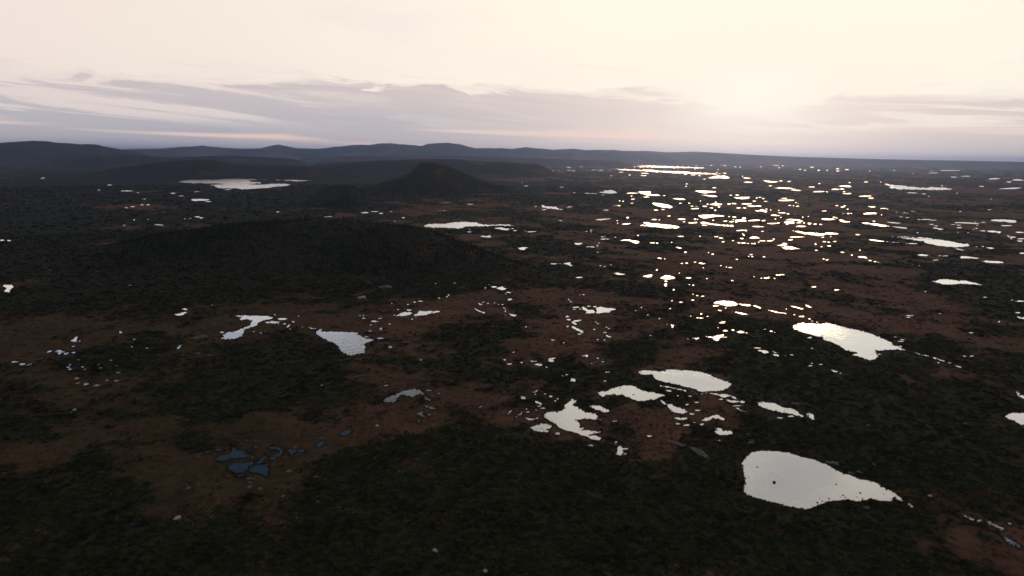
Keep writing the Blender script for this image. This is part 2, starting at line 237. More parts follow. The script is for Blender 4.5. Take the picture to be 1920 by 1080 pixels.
BLOB = '''
320 560 6|1258,230,100,30 1278,286,40,18 1378,262,28,20 1220,284,30,10 1335,343,40,10 1018,387,40,10 1068,366,26,10 937,373,20,10 1176,182,24,16 1440,198,18,10 466,76,18,10 1483,321,18,8 580,380,60,18
560 560 6|760,432,60,12 915,447,60,22 803,365,40,12 1030,545,50,30 725,222,46,14 690,193,20,8 728,193,20,8 765,197,16,8 925,207,30,12 915,225,40,10 815,298,36,10 1025,288,30,12 1277,233,24,14 1318,208,18,10 1300,40,34,12 1370,30,46,10 1228,71,26,12 1052,57,26,8 1115,125,20,10 1375,690,24,24 980,980,50,20 990,944,40,14
640 680 6|505,260,50,24 508,224,40,12 870,660,22,50 985,315,80,14 1100,350,60,14 1025,378,40,10
880 560 6|1340,87,50,12 1412,92,60,14 1200,98,80,16 1178,122,36,10 1247,118,32,8 1105,315,36,16 1240,400,40,16 1120,238,54,20 1103,202,40,24 205,56,36,12 160,42,30,8 375,68,26,10 390,105,30,10 408,125,20,10 405,147,20,12 327,67,16,10 328,95,12,8 406,184,16,8 283,48,20,6 458,12,44,18 1425,265,26,12 1448,283,30,12 1545,323,24,10 1572,338,24,10 1525,382,50,12 1405,348,24,14 1443,462,36,10 1520,467,18,12 938,467,56,12 638,319,22,12 1062,498,16,14 1320,646,40,32 1290,646,50,8 1442,673,34,12 1378,732,18,12 1410,724,16,10 590,722,26,22 868,773,22,22 497,605,24,10 395,690,26,20 1555,830,40,18 1525,930,30,16 1048,870,20,14 1100,858,40,12 1500,712,30,8 1915,830,30,30
960 700 6|512,680,60,26 425,703,24,10 178,438,40,14 435,262,34,24 370,235,20,14 515,290,20,16 487,312,20,14 262,240,20,10 350,395,50,12 305,372,40,10 165,405,24,10 270,415,20,10 885,815,80,18 1168,785,26,44 1155,540,50,12 1535,710,80,18
1160 680 6|822,580,66,18 765,706,70,24 665,690,50,16 938,697,40,22 857,674,26,12 335,830,80,20 565,320,70,20 1340,488,150,8 1505,418,14,30 870,450,60,14 890,540,60,16 1150,415,50,16 770,475,40,18 800,380,40,12 665,375,20,14
1380 640 6|620,845,60,20 500,865,80,14 240,77,80,12 565,163,32,12 626,155,32,14 838,277,44,12 855,250,24,8 955,262,40,10 1175,362,20,10
1600 880 6|1420,582,50,34 1760,615,40,44
1600 660 6|955,122,20,12 1335,48,50,12
1320 500 6|132,442,66,18 170,494,44,16 245,468,20,10 1015,543,20,10 1100,562,80,14 1187,590,40,10 1217,612,26,12 1270,627,20,8 235,797,60,10 240,722,50,18 325,715,36,16 480,747,20,8 215,622,44,10 200,635,80,8 755,730,30,20 795,745,14,10 1190,800,44,18 1235,228,56,14 1490,263,60,14 870,93,60,16 823,97,36,14 700,130,80,14 650,132,24,14 733,120,30,12 793,134,20,8 566,114,14,10 316,160,26,12 38,560,34,8 295,12,34,12 160,690,14,10 1215,922,22,10 680,707,20,8 925,478,14,8
1600 500 6|1480,346,36,10 1785,378,30,10 1857,521,60,18 1640,622,30,14 635,553,90,12 620,571,60,10 975,530,30,8 475,795,30,14 550,825,50,12 537,843,60,12 530,900,40,14 1322,747,60,12 295,988,46,10 810,282,30,10
1040 500 6|275,123,70,18 1250,205,36,40 1252,165,30,18 1508,128,74,14 1150,38,22,16 485,115,20,10 1340,262,24,16 290,321,24,8 325,317,30,10 1555,378,36,12 1420,402,50,8 1300,474,14,10 975,462,20,12 912,498,20,8 1320,386,20,6 1048,543,14,12 1178,588,14,12 1270,652,14,12 1650,535,26,16 1650,580,44,16 1608,578,30,10 1530,560,16,14 1720,562,34,8 1558,210,24,12 1515,203,16,8 1555,312,14,10 1605,328,20,10 1665,335,40,10 1080,777,14,14 1500,817,14,12
640 460 6|1882,532,56,14 1895,612,50,26 1850,550,14,10 1662,445,14,8 1620,481,16,12 1277,426,36,14 1155,384,32,14 1060,432,16,14 1076,403,14,10 1207,561,22,12 1188,580,22,12 1100,595,20,10 820,642,36,12 890,632,46,10 748,670,26,12 573,657,30,8 638,724,26,10
320 320 6|1205,101,60,8 425,348,80,10 270,236,120,10 645,211,70,10 30,253,70,12 120,284,70,8 1205,463,40,14 222,537,22,12 158,543,20,8 1780,518,80,12 1735,519,20,10
640 320 6|250,474,130,16 375,462,80,14 447,481,44,14 698,530,36,14 1170,361,120,12 1445,377,90,10 1160,450,30,10 1100,449,20,8 1440,690,40,10 600,570,12,10 560,461,14,10 1446,660,12,10 240,182,60,6
0 260 6|1235,519,60,10 1420,587,190,12 445,198,56,12 485,441,70,12 1615,679,60,8 1490,765,70,10 1420,777,40,8 1597,745,34,12 1665,744,36,14 1510,914,18,12 1665,908,30,8 1790,971,90,12 1395,975,30,8 1550,608,40,8 1110,577,40,8
0 440 6|25,65,60,20 100,68,40,20
0 560 6|895,482,30,10 830,610,44,18 825,540,36,12 1243,697,36,12 790,748,34,14 765,775,46,18 785,798,40,20 930,772,40,12 250,740,80,24 160,715,90,18 965,963,60,34 1510,461,30,10 1482,543,32,12 1657,559,28,12
320 790 4.8|690,178,26,26 770,237,50,24 340,280,60,16 440,262,50,16
0 680 2.7|720,745,22,14 690,822,60,14 690,862,36,9 840,413,18,9 515,555,36,10
960 280 8|925,185,100,12 1145,190,180,10 850,246,80,16 1040,233,74,10 1225,290,110,10 1335,296,90,12 620,306,34,10 700,308,18,8 850,294,80,10 925,304,44,12 1630,326,80,10 1490,385,50,8 1465,291,30,8 210,545,90,12 748,563,70,12 1130,657,90,10 1225,662,110,12 1358,683,66,12 1800,655,170,14 1795,700,30,12 1812,745,50,14 1765,372,30,8 1615,772,40,10 1665,778,34,12 1795,808,54,8 1570,845,130,14 1415,912,100,14 355,858,36,12 860,865,100,12 480,905,80,14 1735,1025,50,22 940,646,60,8 72,200,26,8 22,228,30,8 150,490,24,12
1200 280 8|95,712,110,14 365,692,50,12 240,912,80,14 345,903,46,12 815,855,100,16 830,890,120,18 970,855,70,18 1015,822,40,16 1135,793,40,10 1185,865,36,16 1072,880,50,16 1130,915,34,18 1335,818,60,22 1410,813,70,18 1590,818,190,16 1710,775,80,16 1460,685,60,14 1360,686,40,12 1750,730,30,14 1800,718,50,10 1850,737,30,16 1885,779,60,12 1675,853,120,20 1780,850,80,22 1895,898,30,14 1480,880,60,16 1570,880,50,14 1115,573,60,14 700,513,34,12 690,551,26,8 968,438,40,10 1605,422,120,16 1620,487,140,16 1540,393,20,12 680,365,50,8 800,375,60,8 895,383,40,10 1170,288,26,8 825,281,20,8 1155,330,30,8 70,345,150,12 55,382,90,10 1272,345,70,10 1383,180,26,8 1075,213,34,10 1228,208,20,6 1430,238,30,8 1500,243,20,8 1815,238,30,10 845,222,26,6 1275,215,40,6 900,255,150,12 435,1000,44,12 213,1055,90,16 290,1060,18,10 625,1050,95,22 825,1050,36,22 605,810,44,12 738,808,24,16 905,775,24,10 1338,1012,26,14 1410,1017,70,20 1560,1035,70,26 1395,1053,30,12 1715,1067,150,24
1200 395 8|970,220,90,12 775,185,90,18 835,180,40,20 660,168,36,10 1280,160,70,14 1375,167,70,20 1440,172,36,16 1098,145,24,14 865,132,16,12 1760,240,160,18 1520,298,150,16 1590,308,20,12 1835,311,50,10 1840,455,80,12 1528,420,60,16 1560,370,20,20 1540,350,16,12 1140,390,60,20 1213,413,60,14 900,385,26,14 615,388,90,12 1245,469,36,14 1395,452,30,8 1485,485,38,16 1555,488,70,18 1620,494,30,10 1680,495,26,14 1720,496,36,18 1782,474,24,12 185,485,76,16 255,490,40,14 680,627,44,20 1090,657,36,16 1028,632,20,8 372,727,26,10 628,795,36,16 700,790,40,16 825,775,36,10 252,892,32,22 1212,829,24,10 1297,850,20,10 1357,857,44,12 1453,734,32,12 1670,662,46,12 1630,690,24,10 1685,692,34,12 1860,695,40,14 1385,1052,34,14 1002,1022,22,14 1715,992,22,12 588,940,18,8 950,861,18,10 1850,150,60,20 475,478,14,10
960 395 8|10,225,24,10 295,317,140,18 190,308,30,14 725,150,70,10 1720,200,150,16 1585,190,20,8 1575,152,28,10 1185,320,36,10 1120,312,46,12 1185,295,36,10 1355,395,44,14 1400,392,26,10 1385,430,150,16 1180,547,116,18 1280,522,34,10 1305,488,30,10 1280,540,16,10 1285,628,30,10 1890,375,40,14 720,798,20,10 1325,830,30,12 1390,840,26,14 1485,815,18,16 1550,400,30,16 45,302,60,14 10,272,40,14
1440 280 8|115,213,120,14 222,222,44,10 165,254,26,10 660,245,60,12 480,282,36,10 555,298,40,8 763,298,46,12 1045,275,60,14 1180,290,60,12 890,300,30,6 1050,310,60,8 1895,308,36,10 1525,312,18,8 195,467,60,12 318,477,50,14 35,543,50,12 250,580,340,20 425,612,150,18 765,632,170,18 885,636,30,8 770,509,44,10 660,562,130,8 1225,495,36,12 1005,597,110,20 1110,593,66,16 1140,635,44,12 1195,662,120,18 1470,485,74,10 1690,485,20,10 1455,702,180,18 1542,732,80,16 245,735,80,12 275,765,260,20 420,797,26,12 455,812,16,12 325,841,36,12 380,848,26,12 443,856,44,14 1030,845,46,14 1120,866,80,16 1150,847,30,12 1195,900,26,14 845,926,66,12 1565,863,120,16 1735,888,90,12 1795,898,24,12 1130,968,46,10 1205,966,40,18 1248,964,16,14 1703,985,22,10 210,953,116,14 300,968,40,18 420,977,60,14 108,992,140,18 162,917,22,12 40,910,24,10 195,1022,26,10 110,1046,24,12 520,1020,20,20 605,1010,16,10 990,1020,50,12 1030,1032,24,8
1440 395 8|285,207,44,12 465,184,60,12 540,185,30,16 625,195,70,24 705,206,60,18 790,209,50,14 495,238,170,18 60,195,130,18 155,186,46,14 425,398,200,14 338,440,66,20 30,455,90,16 85,430,30,16 1345,362,70,12 845,468,56,14 910,475,40,14 998,465,50,16 918,533,56,16 803,544,26,14 715,510,30,14 712,495,20,12 725,598,40,14 820,402,40,12 940,390,14,12 1115,628,60,12 1255,671,30,16 1530,752,50,14 1605,768,40,14 1650,780,20,8 885,741,42,18 833,728,30,14 1378,597,24,12 1785,468,26,12 1880,478,60,12 1590,160,40,12
1680 395 8|250,497,120,18 165,495,30,10 20,483,40,8 745,684,110,18 655,680,36,10 595,745,80,12 236,808,26,12 345,825,22,10 1655,228,160,18 450,133,180,14 560,145,100,10 345,135,50,12 1190,175,24,16 1310,178,70,12 1220,220,30,14 940,220,70,12 852,212,66,12 950,258,90,16 1205,268,44,14 1160,282,24,8 535,208,56,16 600,230,80,10 323,333,26,18 1090,333,56,12 930,327,20,8 1850,328,160,20 1740,400,120,20 1680,380,40,14 1730,425,40,14 1880,425,120,20 1860,460,120,20 1300,540,36,14 1205,545,30,10 1890,642,100,22 75,95,46,10 170,105,60,12 15,25,30,10 125,35,36,12 172,38,16,14 255,8,90,12 965,14,44,8
1680 280 8|240,652,150,18 420,668,66,14 490,704,36,10 915,658,34,14 795,311,310,14 555,348,150,12 535,316,30,8 870,414,150,14 1040,401,140,12 1460,442,170,26 1830,462,200,26 1700,490,80,24 1720,588,300,26 690,545,40,20 1285,556,90,14 1400,907,60,14 965,935,40,12 1430,750,40,10 250,353,40,8
'''
rng = np.random.default_rng(5)
def roughen(p, step, jx, jy):
    p = np.array(p, float); out = []
    n = len(p)
    for i in range(n):
        a, b = p[i], p[(i + 1) % n]
        k = max(1, int(np.hypot(*(b - a)) / step))
        for j in range(k):
            q = a + (b - a) * j / k
            out.append(q + rng.normal(0, 1, 2) * (jx, jy) * (1.0 if j else 0.35))
    return np.array(out)
rings = []                                     # picture outlines in 1920x1080
for line in POLY.strip().split('\n'):
    head, body = line.split('|'); ox, oy, s = map(float, head.split())
    for sh in body.split(';'):
        p = np.array([[float(v) for v in q.split(',')] for q in sh.split()]) / s + (ox, oy)
        hgt = np.ptp(p[:, 1])
        j = min(0.5, 0.04 * hgt + 0.1)
        rings.append(roughen(p, 2.2 if hgt > 8 else 3.5, j * 1.5, j))
for line in BLOB.strip().split('\n'):
    head, body = line.split('|'); ox, oy, s = map(float, head.split())
    for sh in body.split():
        cx, cy, bw, bh = map(float, sh.split(','))
        cx, cy, bw, bh = cx / s + ox, cy / s + oy, max(bw / s * 0.95, 2.2), max(bh / s * 0.80, 1.05)
        n = 16; th = np.arange(n) / n * 2 * np.pi
        rad = 1 + rng.uniform(-0.3, 0.22, n) + 0.18 * np.sin(2 * th + rng.uniform(0, 6)) + 0.12 * np.sin(3 * th + rng.uniform(0, 6))
        tilt = rng.uniform(-0.05, 0.05)
        x = np.cos(th) * rad * bw / 2; y = np.sin(th) * (0.5 + 0.5 * rad) * bh / 2 + x * tilt
        rings.append(np.stack([cx + x, cy + y], -1))
ponds = []
for r in rings:
    g = on_ground(r[:, 0], r[:, 1])
    ponds.append(g)

def inside(poly, x, y):
    r = np.zeros(x.shape, bool); n = len(poly)
    for i in range(n):
        x1, y1 = poly[i]; x2, y2 = poly[(i + 1) % n]
        if y1 == y2: continue
        c = ((y1 > y) != (y2 > y)) & (x < (x2 - x1) * (y - y1) / (y2 - y1) + x1)
        r ^= c
    return r

pond_box = [(g[:, 0].min(), g[:, 0].max(), g[:, 1].min(), g[:, 1].max()) for g in ponds]
def near_pond(x, y, grow):
    """1 in or within `grow` metres (plus a share of the pond's own size) of a pond"""
    m = np.zeros(x.shape, np.float32); order = np.argsort(y); ys = y[order]
    for g, (x0, x1, y0, y1) in zip(ponds, pond_box):
        e = grow
        lo, hi = np.searchsorted(ys, [y0 - e, y1 + e])
        idx = order[lo:hi]
        idx = idx[(x[idx] > x0 - e) & (x[idx] < x1 + e)]
        if len(idx) == 0: continue
        px, py = x[idx], y[idx]
        d = np.full(px.shape, 1e18)
        n = len(g)
        for i in range(n):
            a = g[i]; b = g[(i + 1) % n]; ab = b - a; L = ab @ ab
            if L == 0: continue
            t = np.clip(((px - a[0]) * ab[0] + (py - a[1]) * ab[1]) / L, 0, 1)
            d = np.minimum(d, (px - a[0] - t * ab[0]) ** 2 + (py - a[1] - t * ab[1]) ** 2)
        d = np.sqrt(d)
        v = np.clip(1 - d / e, 0, 1)
        v[inside(g, px, py)] = 1.0
        m[idx] = np.maximum(m[idx], v)
    return m

# ------------------------------------------------------------------ vegetation cover of the plain
# picture ellipses: x, y, half width, half height, +dark heath / -russet mire
ZONES = [(470,720,230,58,1),(870,640,140,50,1),(1230,600,120,50,.9),(1500,720,120,55,1),(1760,730,180,45,.9),(850,890,230,85,1),
 (1100,990,300,80,.9),(1290,850,80,40,.9),(1640,820,150,50,.7),(220,590,90,26,.9),(430,600,60,14,.9),(120,545,140,14,1),(650,555,80,25,.8),
 (1800,560,140,18,.7),(1020,715,70,22,.9),(1450,545,80,18,.7),(1200,535,110,18,.9),(1600,1010,320,70,.8),(200,830,110,22,.7),(120,960,120,40,.8),
 (480,1030,220,40,.9),(1500,640,70,30,.9),(1350,610,70,25,.8),(1640,640,80,20,.6),(760,520,90,14,.7),(1700,950,120,50,.8),(250,660,70,14,.5),(330,840,60,20,.6),(40,680,60,60,-.2),
 (750,730,120,60,-1),(640,820,110,45,-.8),(1050,640,70,35,-.9),(1180,830,90,40,-.9),(1320,790,90,35,-.9),(1100,620,50,30,-.8),(510,590,120,18,-1),
 (1700,680,60,14,-.7),(900,570,40,28,-1),(250,405,130,22,-.9),(1320,430,260,60,-.35),(1720,555,70,14,-.6),(700,610,60,14,-.9),(970,665,60,18,-.7),(1700,790,90,14,-.3),(450,790,120,40,-.5),
 (80,600,100,26,-.6),(120,480,80,14,-.5),(1440,800,80,26,-.7),(560,840,90,40,-.6),(1000,800,90,20,-.8),(1750,620,120,14,-.5),(1560,780,80,12,-.6),(250,390,60,8,-.6),(230,420,100,10,-.9),(430,500,320,36,1),(720,478,220,26,.9),(820,350,280,18,1),(560,335,260,10,1),(560,372,200,10,.8),(60,420,120,40,.8),(120,350,150,14,.8),(1450,480,200,16,.4),(1700,520,150,20,.5),(1100,470,120,14,.4),(150,640,190,60,-.75),(140,760,190,60,-.8),(300,905,150,50,-.8),(470,910,120,40,-.6),(90,880,110,40,-.5),(1000,1040,120,30,-.5),(1420,760,80,20,-.4)]
def project(x, y, z=0.0):
    d = np.stack([x, y, np.full_like(x, z - CAM_H)], -1)
    w_ = d @ _f; w_ = np.maximum(w_, 1e-3)
    return 960 + FPX * (d @ RIGHT) / w_, 540 - FPX * (d @ UP) / w_
zone_world = []
for (zx, zy, rx, ry, s) in ZONES:
    c = on_ground(np.array([zx]), np.array([zy]))[0]
    a = on_ground(np.array([zx + rx]), np.array([zy]))[0] - c
    b = (on_ground(np.array([zx]), np.array([zy - ry]))[0] - on_ground(np.array([zx]), np.array([zy + ry]))[0]) / 2
    c = (on_ground(np.array([zx]), np.array([zy - ry]))[0] + on_ground(np.array([zx]), np.array([zy + ry]))[0]) / 2
    zone_world.append((c, np.linalg.inv(np.array([a, b]).T), s))
def cover(x, y):
    r = np.hypot(x, y)
    wx = x + 40 * (fbm(x, y, 60, 4, 91, .6) - .5) * 2; wy = y + 55 * (fbm(x, y, 60, 4, 57, .6) - .5) * 2
    bias = np.zeros_like(x)
    for c, M, s in zone_world:
        q = (np.stack([wx, wy], -1) - c) @ M.T
        bias += s * np.exp(-(q ** 2).sum(-1) * 0.9)
    bias = np.clip(bias, -1, 1)
    v = 0.50 + 0.26 * bias
    near = sstep(r, 2500, 500)
    v = v + (fbm(x, y, 85, 4, 3, .6) - .5) * 0.95 + (fbm(x, y, 330, 3, 21) - .5) * (0.3 + 0.6 * (1 - near)) + (fbm(x, y, 20, 4, 77, 0.7) - .5) * 0.85
    v = v + (fbm(x, y, 45, 4, 501, .65) - .5) * 0.75 * sstep(r, 350, 700) + (fbm(x, y, 190, 3, 503) - .5) * 0.6 * sstep(r, 700, 1500)
    v = v + 0.03 + sstep(r, 1200, 6000) * 0.08 + sstep(-np.arctan2(x, y), -0.05, 0.30) * sstep(r, 420, 700) * 0.26
    return sstep(v, 0.22, 0.78)

# ------------------------------------------------------------------ materials
def mat(name):
    m = bpy.data.materials.new(name); m.use_nodes = True
    t = NT(m.node_tree); t.n.clear()
    out = t.new('ShaderNodeOutputMaterial')
    b = t.new('ShaderNodeBsdfPrincipled'); t.l.new(b.outputs[0], out.inputs[0])
    b.inputs['Roughness'].default_value = 0.95
    b.inputs['Specular IOR Level'].default_value = 0.05
    return m, t, b, out

def ground_material():
    m, t, b, out = mat('tundra')
    pos = t.new('ShaderNodeNewGeometry').outputs['Position']
    at = t.new('ShaderNodeAttribute', attribute_name='cover'); cv = at.outputs['Fac']
    rk = t.new('ShaderNodeAttribute', attribute_name='rock').outputs['Fac']
    ol = t.new('ShaderNodeAttribute', attribute_name='olive').outputs['Fac']
    n1 = t.noise(pos, 0.9, 5, 0.65); n2 = t.noise(pos, 0.055, 4, 0.6); n3 = t.noise(pos, 0.22, 5, 0.65, 0.6); n4 = t.noise(pos, 0.012, 3, 0.5)
    n5 = t.noise(pos, 0.11, 6, 0.68, 1.2)
    mire = t.mix(t.step(n2, 0.38, 0.62), col(0.200, 0.096, 0.065), col(0.155, 0.084, 0.058))
    mire = t.mix(t.m('MULTIPLY', t.step(n5, 0.52, 0.64), 0.7), mire, col(0.19, 0.098, 0.054))
    mire = t.mix(t.m('MULTIPLY', t.step(n5, 0.50, 0.37), 0.5), mire, col(0.100, 0.060, 0.043))
    mire = t.mix(t.m('MULTIPLY', t.step(n4, 0.46, 0.62), 0.45), mire, col(0.115, 0.072, 0.038))
    mire = t.mix(t.m('MULTIPLY', ol, 0.75), mire, t.mix(t.step(n5, 0.4, 0.6), col(0.052, 0.043, 0.024), col(0.088, 0.070, 0.034)))
    heath = t.mix(t.step(n3, 0.36, 0.64), col(0.023, 0.030, 0.019), col(0.044, 0.049, 0.028))
    heath = t.mix(t.m('MULTIPLY', t.step(n5, 0.50, 0.66), 0.7), heath, col(0.082, 0.052, 0.035))
    f = t.step(t.m('ADD', cv, t.m('ADD', t.m('MULTIPLY', t.m('SUBTRACT', n1, 0.5), 0.7), t.m('MULTIPLY', t.m('SUBTRACT', n5, 0.5), 0.9))), 0.25, 0.75)
    c = t.mix(f, mire, heath)
    wt = t.new('ShaderNodeAttribute', attribute_name='wet').outputs['Fac']
    c = t.mix(t.m('MULTIPLY', t.step(t.m('ADD', wt, t.m('MULTIPLY', t.m('SUBTRACT', n1, 0.5), 0.8)), 0.35, 0.75), 0.5), c, col(0.030, 0.022, 0.016))
    c = t.mix(t.step(n1, 0.28, 0.55), t.mix(0.45, c, col(0.012, 0.012, 0.009)), c)
    rockc = t.mix(t.step(t.noise(pos, 0.3, 5, 0.7), 0.4, 0.6), col(0.085, 0.066, 0.056), col(0.15, 0.115, 0.095))
    c = t.mix(t.step(t.m('ADD', rk, t.m('MULTIPLY', t.m('SUBTRACT', n3, 0.5), 0.9)), 0.45, 0.6), c, rockc)
    t.put(b.inputs['Base Color'], c)
    bp = t.new('ShaderNodeBump'); bp.inputs['Strength'].default_value = 1.0; bp.inputs['Distance'].default_value = 0.9
    t.put(bp.inputs['Height'], t.m('ADD', n1, t.m('MULTIPLY', n3, 2.0))); t.l.new(bp.outputs[0], b.inputs['Normal'])
    return m
M_GROUND = ground_material()

def water_material(name, rough):
    m, t, b, out = mat(name)
    pos = t.new('ShaderNodeNewGeometry').outputs['Position']
    b.inputs['Base Color'].default_value = col(0.006, 0.008, 0.009)
    b.inputs['Roughness'].default_value = rough
    b.inputs['IOR'].default_value = 1.33
    b.inputs['Specular IOR Level'].default_value = 0.5
    gl = t.new('ShaderNodeBsdfGlossy'); gl.inputs['Color'].default_value = col(0.95, 0.96, 0.98); gl.inputs['Roughness'].default_value = rough
    lw = t.new('ShaderNodeLayerWeight'); lw.inputs['Blend'].default_value = 0.5
    fac = t.m('ADD', 0.06, t.m('MULTIPLY', t.m('POWER', lw.outputs['Facing'], 1.6), 0.9), clamp=True)
    mp = t.new('ShaderNodeMapping'); t.put(mp.inputs[0], pos); mp.inputs['Scale'].default_value = (1.0, 0.55, 1.0)
    rip = t.m('ADD', t.noise(mp.outputs[0], 1.6, 3, 0.6), t.m('MULTIPLY', t.noise(mp.outputs[0], 0.30, 3, 0.6, 0.5), 3.0))
    area = t.noise(pos, 0.03, 2, 0.5)
    bp = t.new('ShaderNodeBump'); bp.inputs['Distance'].default_value = 0.05
    t.put(bp.inputs['Strength'], t.m('MULTIPLY', t.step(area, 0.34, 0.62), 0.55)); t.put(bp.inputs['Height'], rip)
    t.l.new(bp.outputs[0], b.inputs['Normal']); t.l.new(bp.outputs[0], gl.inputs['Normal'])
    mx = t.new('ShaderNodeMixShader'); t.put(mx.inputs[0], fac)
    t.l.new(b.outputs[0], mx.inputs[1]); t.l.new(gl.outputs[0], mx.inputs[2]); t.l.new(mx.outputs[0], out.inputs[0])
    return m
M_WATER = water_material('still_water', 0.05); M_LAKE = water_material('rippled_lake_water', 0.17)

def rock_material(name, c1, c2):
    m, t, b, out = mat(name)
    pos = t.new('ShaderNodeTexCoord').outputs['Object']
    n = t.noise(pos, 2.2, 6, 0.65); n2 = t.noise(pos, 0.7, 3, 0.5)
    c = t.mix(t.step(n, 0.35, 0.65), col(*c1), col(*c2))
    c = t.mix(t.m('MULTIPLY', t.step(n2, 0.52, 0.62), 0.6), c, col(0.05, 0.05, 0.035))
    t.put(b.inputs['Base Color'], c)
    bp = t.new('ShaderNodeBump'); bp.inputs['Strength'].default_value = 0.6; bp.inputs['Distance'].default_value = 0.15
    t.put(bp.inputs['Height'], n); t.l.new(bp.outputs[0], b.inputs['Normal'])
    return m
M_PALE = rock_material('pale_lichen_rock', (0.34, 0.31, 0.28), (0.55, 0.51, 0.46))
M_GREY = rock_material('grey_rock', (0.13, 0.105, 0.092), (0.25, 0.21, 0.18))
M_DARK = rock_material('wet_dark_rock', (0.025, 0.025, 0.026), (0.06, 0.058, 0.055))

def leaf_material(name, stops):
    m, t, b, out = mat(name)
    oi = t.new('ShaderNodeObjectInfo')
    rp = t.new('ShaderNodeValToRGB'); t.put(rp.inputs[0], oi.outputs['Random'])
    e = rp.color_ramp.elements
    e[0].position, e[0].color = stops[0][0], col(*stops[0][1]); e[1].position, e[1].color = stops[-1][0], col(*stops[-1][1])
    for p, c in stops[1:-1]:
        q = e.new(p); q.color = col(*c)
    pos = t.new('ShaderNodeNewGeometry').outputs['Position']
    lc = t.mix(t.step(t.noise(pos, 1.5, 3), 0.35, 0.65), t.scale(rp.outputs[0], 0.7), rp.outputs[0])
    lc = t.mix(t.step(t.noise(pos, 0.045, 4, 0.6), 0.36, 0.64), t.scale(lc, 0.6), lc)
    t.put(b.inputs['Base Color'], lc)
    return m
M_SHRUB = leaf_material('dwarf_birch_leaves', [(0, (0.034, 0.044, 0.024)), (0.5, (0.052, 0.060, 0.030)), (0.75, (0.080, 0.076, 0.032)), (0.90, (0.12, 0.09, 0.036)), (1, (0.13, 0.068, 0.040))])
M_HUMMOCK = leaf_material('mire_hummock_moss', [(0, (0.15, 0.080, 0.054)), (0.4, (0.205, 0.105, 0.068)), (0.7, (0.28, 0.138, 0.084)), (0.9, (0.26, 0.165, 0.082)), (1, (0.14, 0.105, 0.056))])
M_CONIFER = leaf_material('conifer_needles', [(0, (0.024, 0.034, 0.022)), (0.7, (0.036, 0.048, 0.028)), (0.92, (0.055, 0.062, 0.028)), (1, (0.12, 0.085, 0.03))])
M_TRUNK, _t, _b, _o = mat('bark'); _t.put(_b.inputs['Base Color'], _t.mix(_t.noise(_t.new('ShaderNodeTexCoord').outputs['Object'], 5.0), col(0.05, 0.04, 0.03), col(0.10, 0.085, 0.07)))

# ------------------------------------------------------------------ mesh helpers
def mesh_from(name, v, f, m, attrs=None, smooth=False):
    me = bpy.data.meshes.new(name)
    v = np.asarray(v, np.float32); f = np.asarray(f, np.int32)
    me.vertices.add(len(v)); me.vertices.foreach_set('co', v.ravel())
    k = f.shape[1]
    me.loops.add(f.size); me.loops.foreach_set('vertex_index', f.ravel())
    me.polygons.add(len(f)); me.polygons.foreach_set('loop_start', np.arange(0, f.size, k, dtype=np.int32))
    me.polygons.foreach_set('loop_total', np.full(len(f), k, np.int32))
    if smooth: me.polygons.foreach_set('use_smooth', np.ones(len(f), bool))
    for an, av in (attrs or {}).items():
        a = me.attributes.new(an, 'FLOAT', 'POINT'); a.data.foreach_set('value', np.asarray(av, np.float32))
    me.update(); me.validate()
    if m: me.materials.append(m)
    return me
def link(name, me, parent=None, loc=None):
    o = bpy.data.objects.new(name, me); C.objects.link(o)
    if parent: o.parent = parent
    if loc is not None: o.location = loc
    return o
def tag(o, label=None, cat=None, group=None, kind=None):
    for k, v in (('label', label), ('category', cat), ('group', group), ('kind', kind)):
        if v: o[k] = v
    return o
def grid_faces(nr, nc):
    i = np.arange(nr * nc).reshape(nr, nc)
    return np.stack([i[:-1, :-1].ravel(), i[:-1, 1:].ravel(), i[1:, 1:].ravel(), i[1:, :-1].ravel()], -1)

# ------------------------------------------------------------------ the plain: one sheet to the horizon
def ground_h(x, y):
    r = np.hypot(x, y)
    amp = 2.2 * sstep(r, 4200, 500) + 0.2
    und = (fbm(x, y, 70, 3, 11) - 0.42) * 2 * amp + (fbm(x, y, 6, 2, 13) - .5) * 0.9 * sstep(r, 700, 250)
    return und
def ground_z(x, y):
    r = np.hypot(x, y)
    k = near_pond(x, y, 14.0)
    z = ground_h(x, y) * (1 - sstep(k, 0.0, 0.85))
    return z - (0.06 + r * 0.00016) * sstep(k, 0.2, 0.8) - sstep(r, 1200, 3000) * r * 0.00016
dep = np.concatenate([np.linspace(1.9, 0.80, 60, endpoint=False), np.arange(0.80, 0.0040, -1 / 690.0), np.array([0.0034, 0.0029, 0.0025, 0.0021, 0.00185])])
rad = CAM_H / dep
azs = np.concatenate([np.radians(np.linspace(-180, -52, 40, endpoint=False)), np.linspace(math.radians(-52), math.radians(52), 1080), np.radians(np.linspace(52, 180, 41)[1:])])
RR, AA = np.meshgrid(rad, azs, indexing='ij')
gx = (RR * np.sin(AA)).ravel(); gy = (RR * np.cos(AA)).ravel()
gz = ground_z(gx, gy)
gv = np.stack([gx, gy, gz], -1)
gf = grid_faces(len(rad), len(azs))[:, ::-1]
gc = cover(gx, gy); gc = gc * (1 - 0.35 * sstep(near_pond(gx, gy, 7.0) - 0.5 * fbm(gx, gy, 9, 3, 63), 0.1, 0.5))
nv = len(gv)
gv = np.concatenate([gv, [[0, 0, 0]]])
ground_me = mesh_from('ground', gv, gf, M_GROUND, {'cover': np.append(gc, 0.5), 'rock': np.zeros(nv + 1), 'wet': np.append(near_pond(gx, gy, 2.2), 0), 'olive': np.append(sstep(-np.arctan2(gx, gy) + (fbm(gx, gy, 120, 3, 8) - .5) * 0.7, 0.10, 0.50) * sstep(np.hypot(gx, gy), 900, 400), 0)}, smooth=True)
ground = tag(link('ground', ground_me), kind='structure')

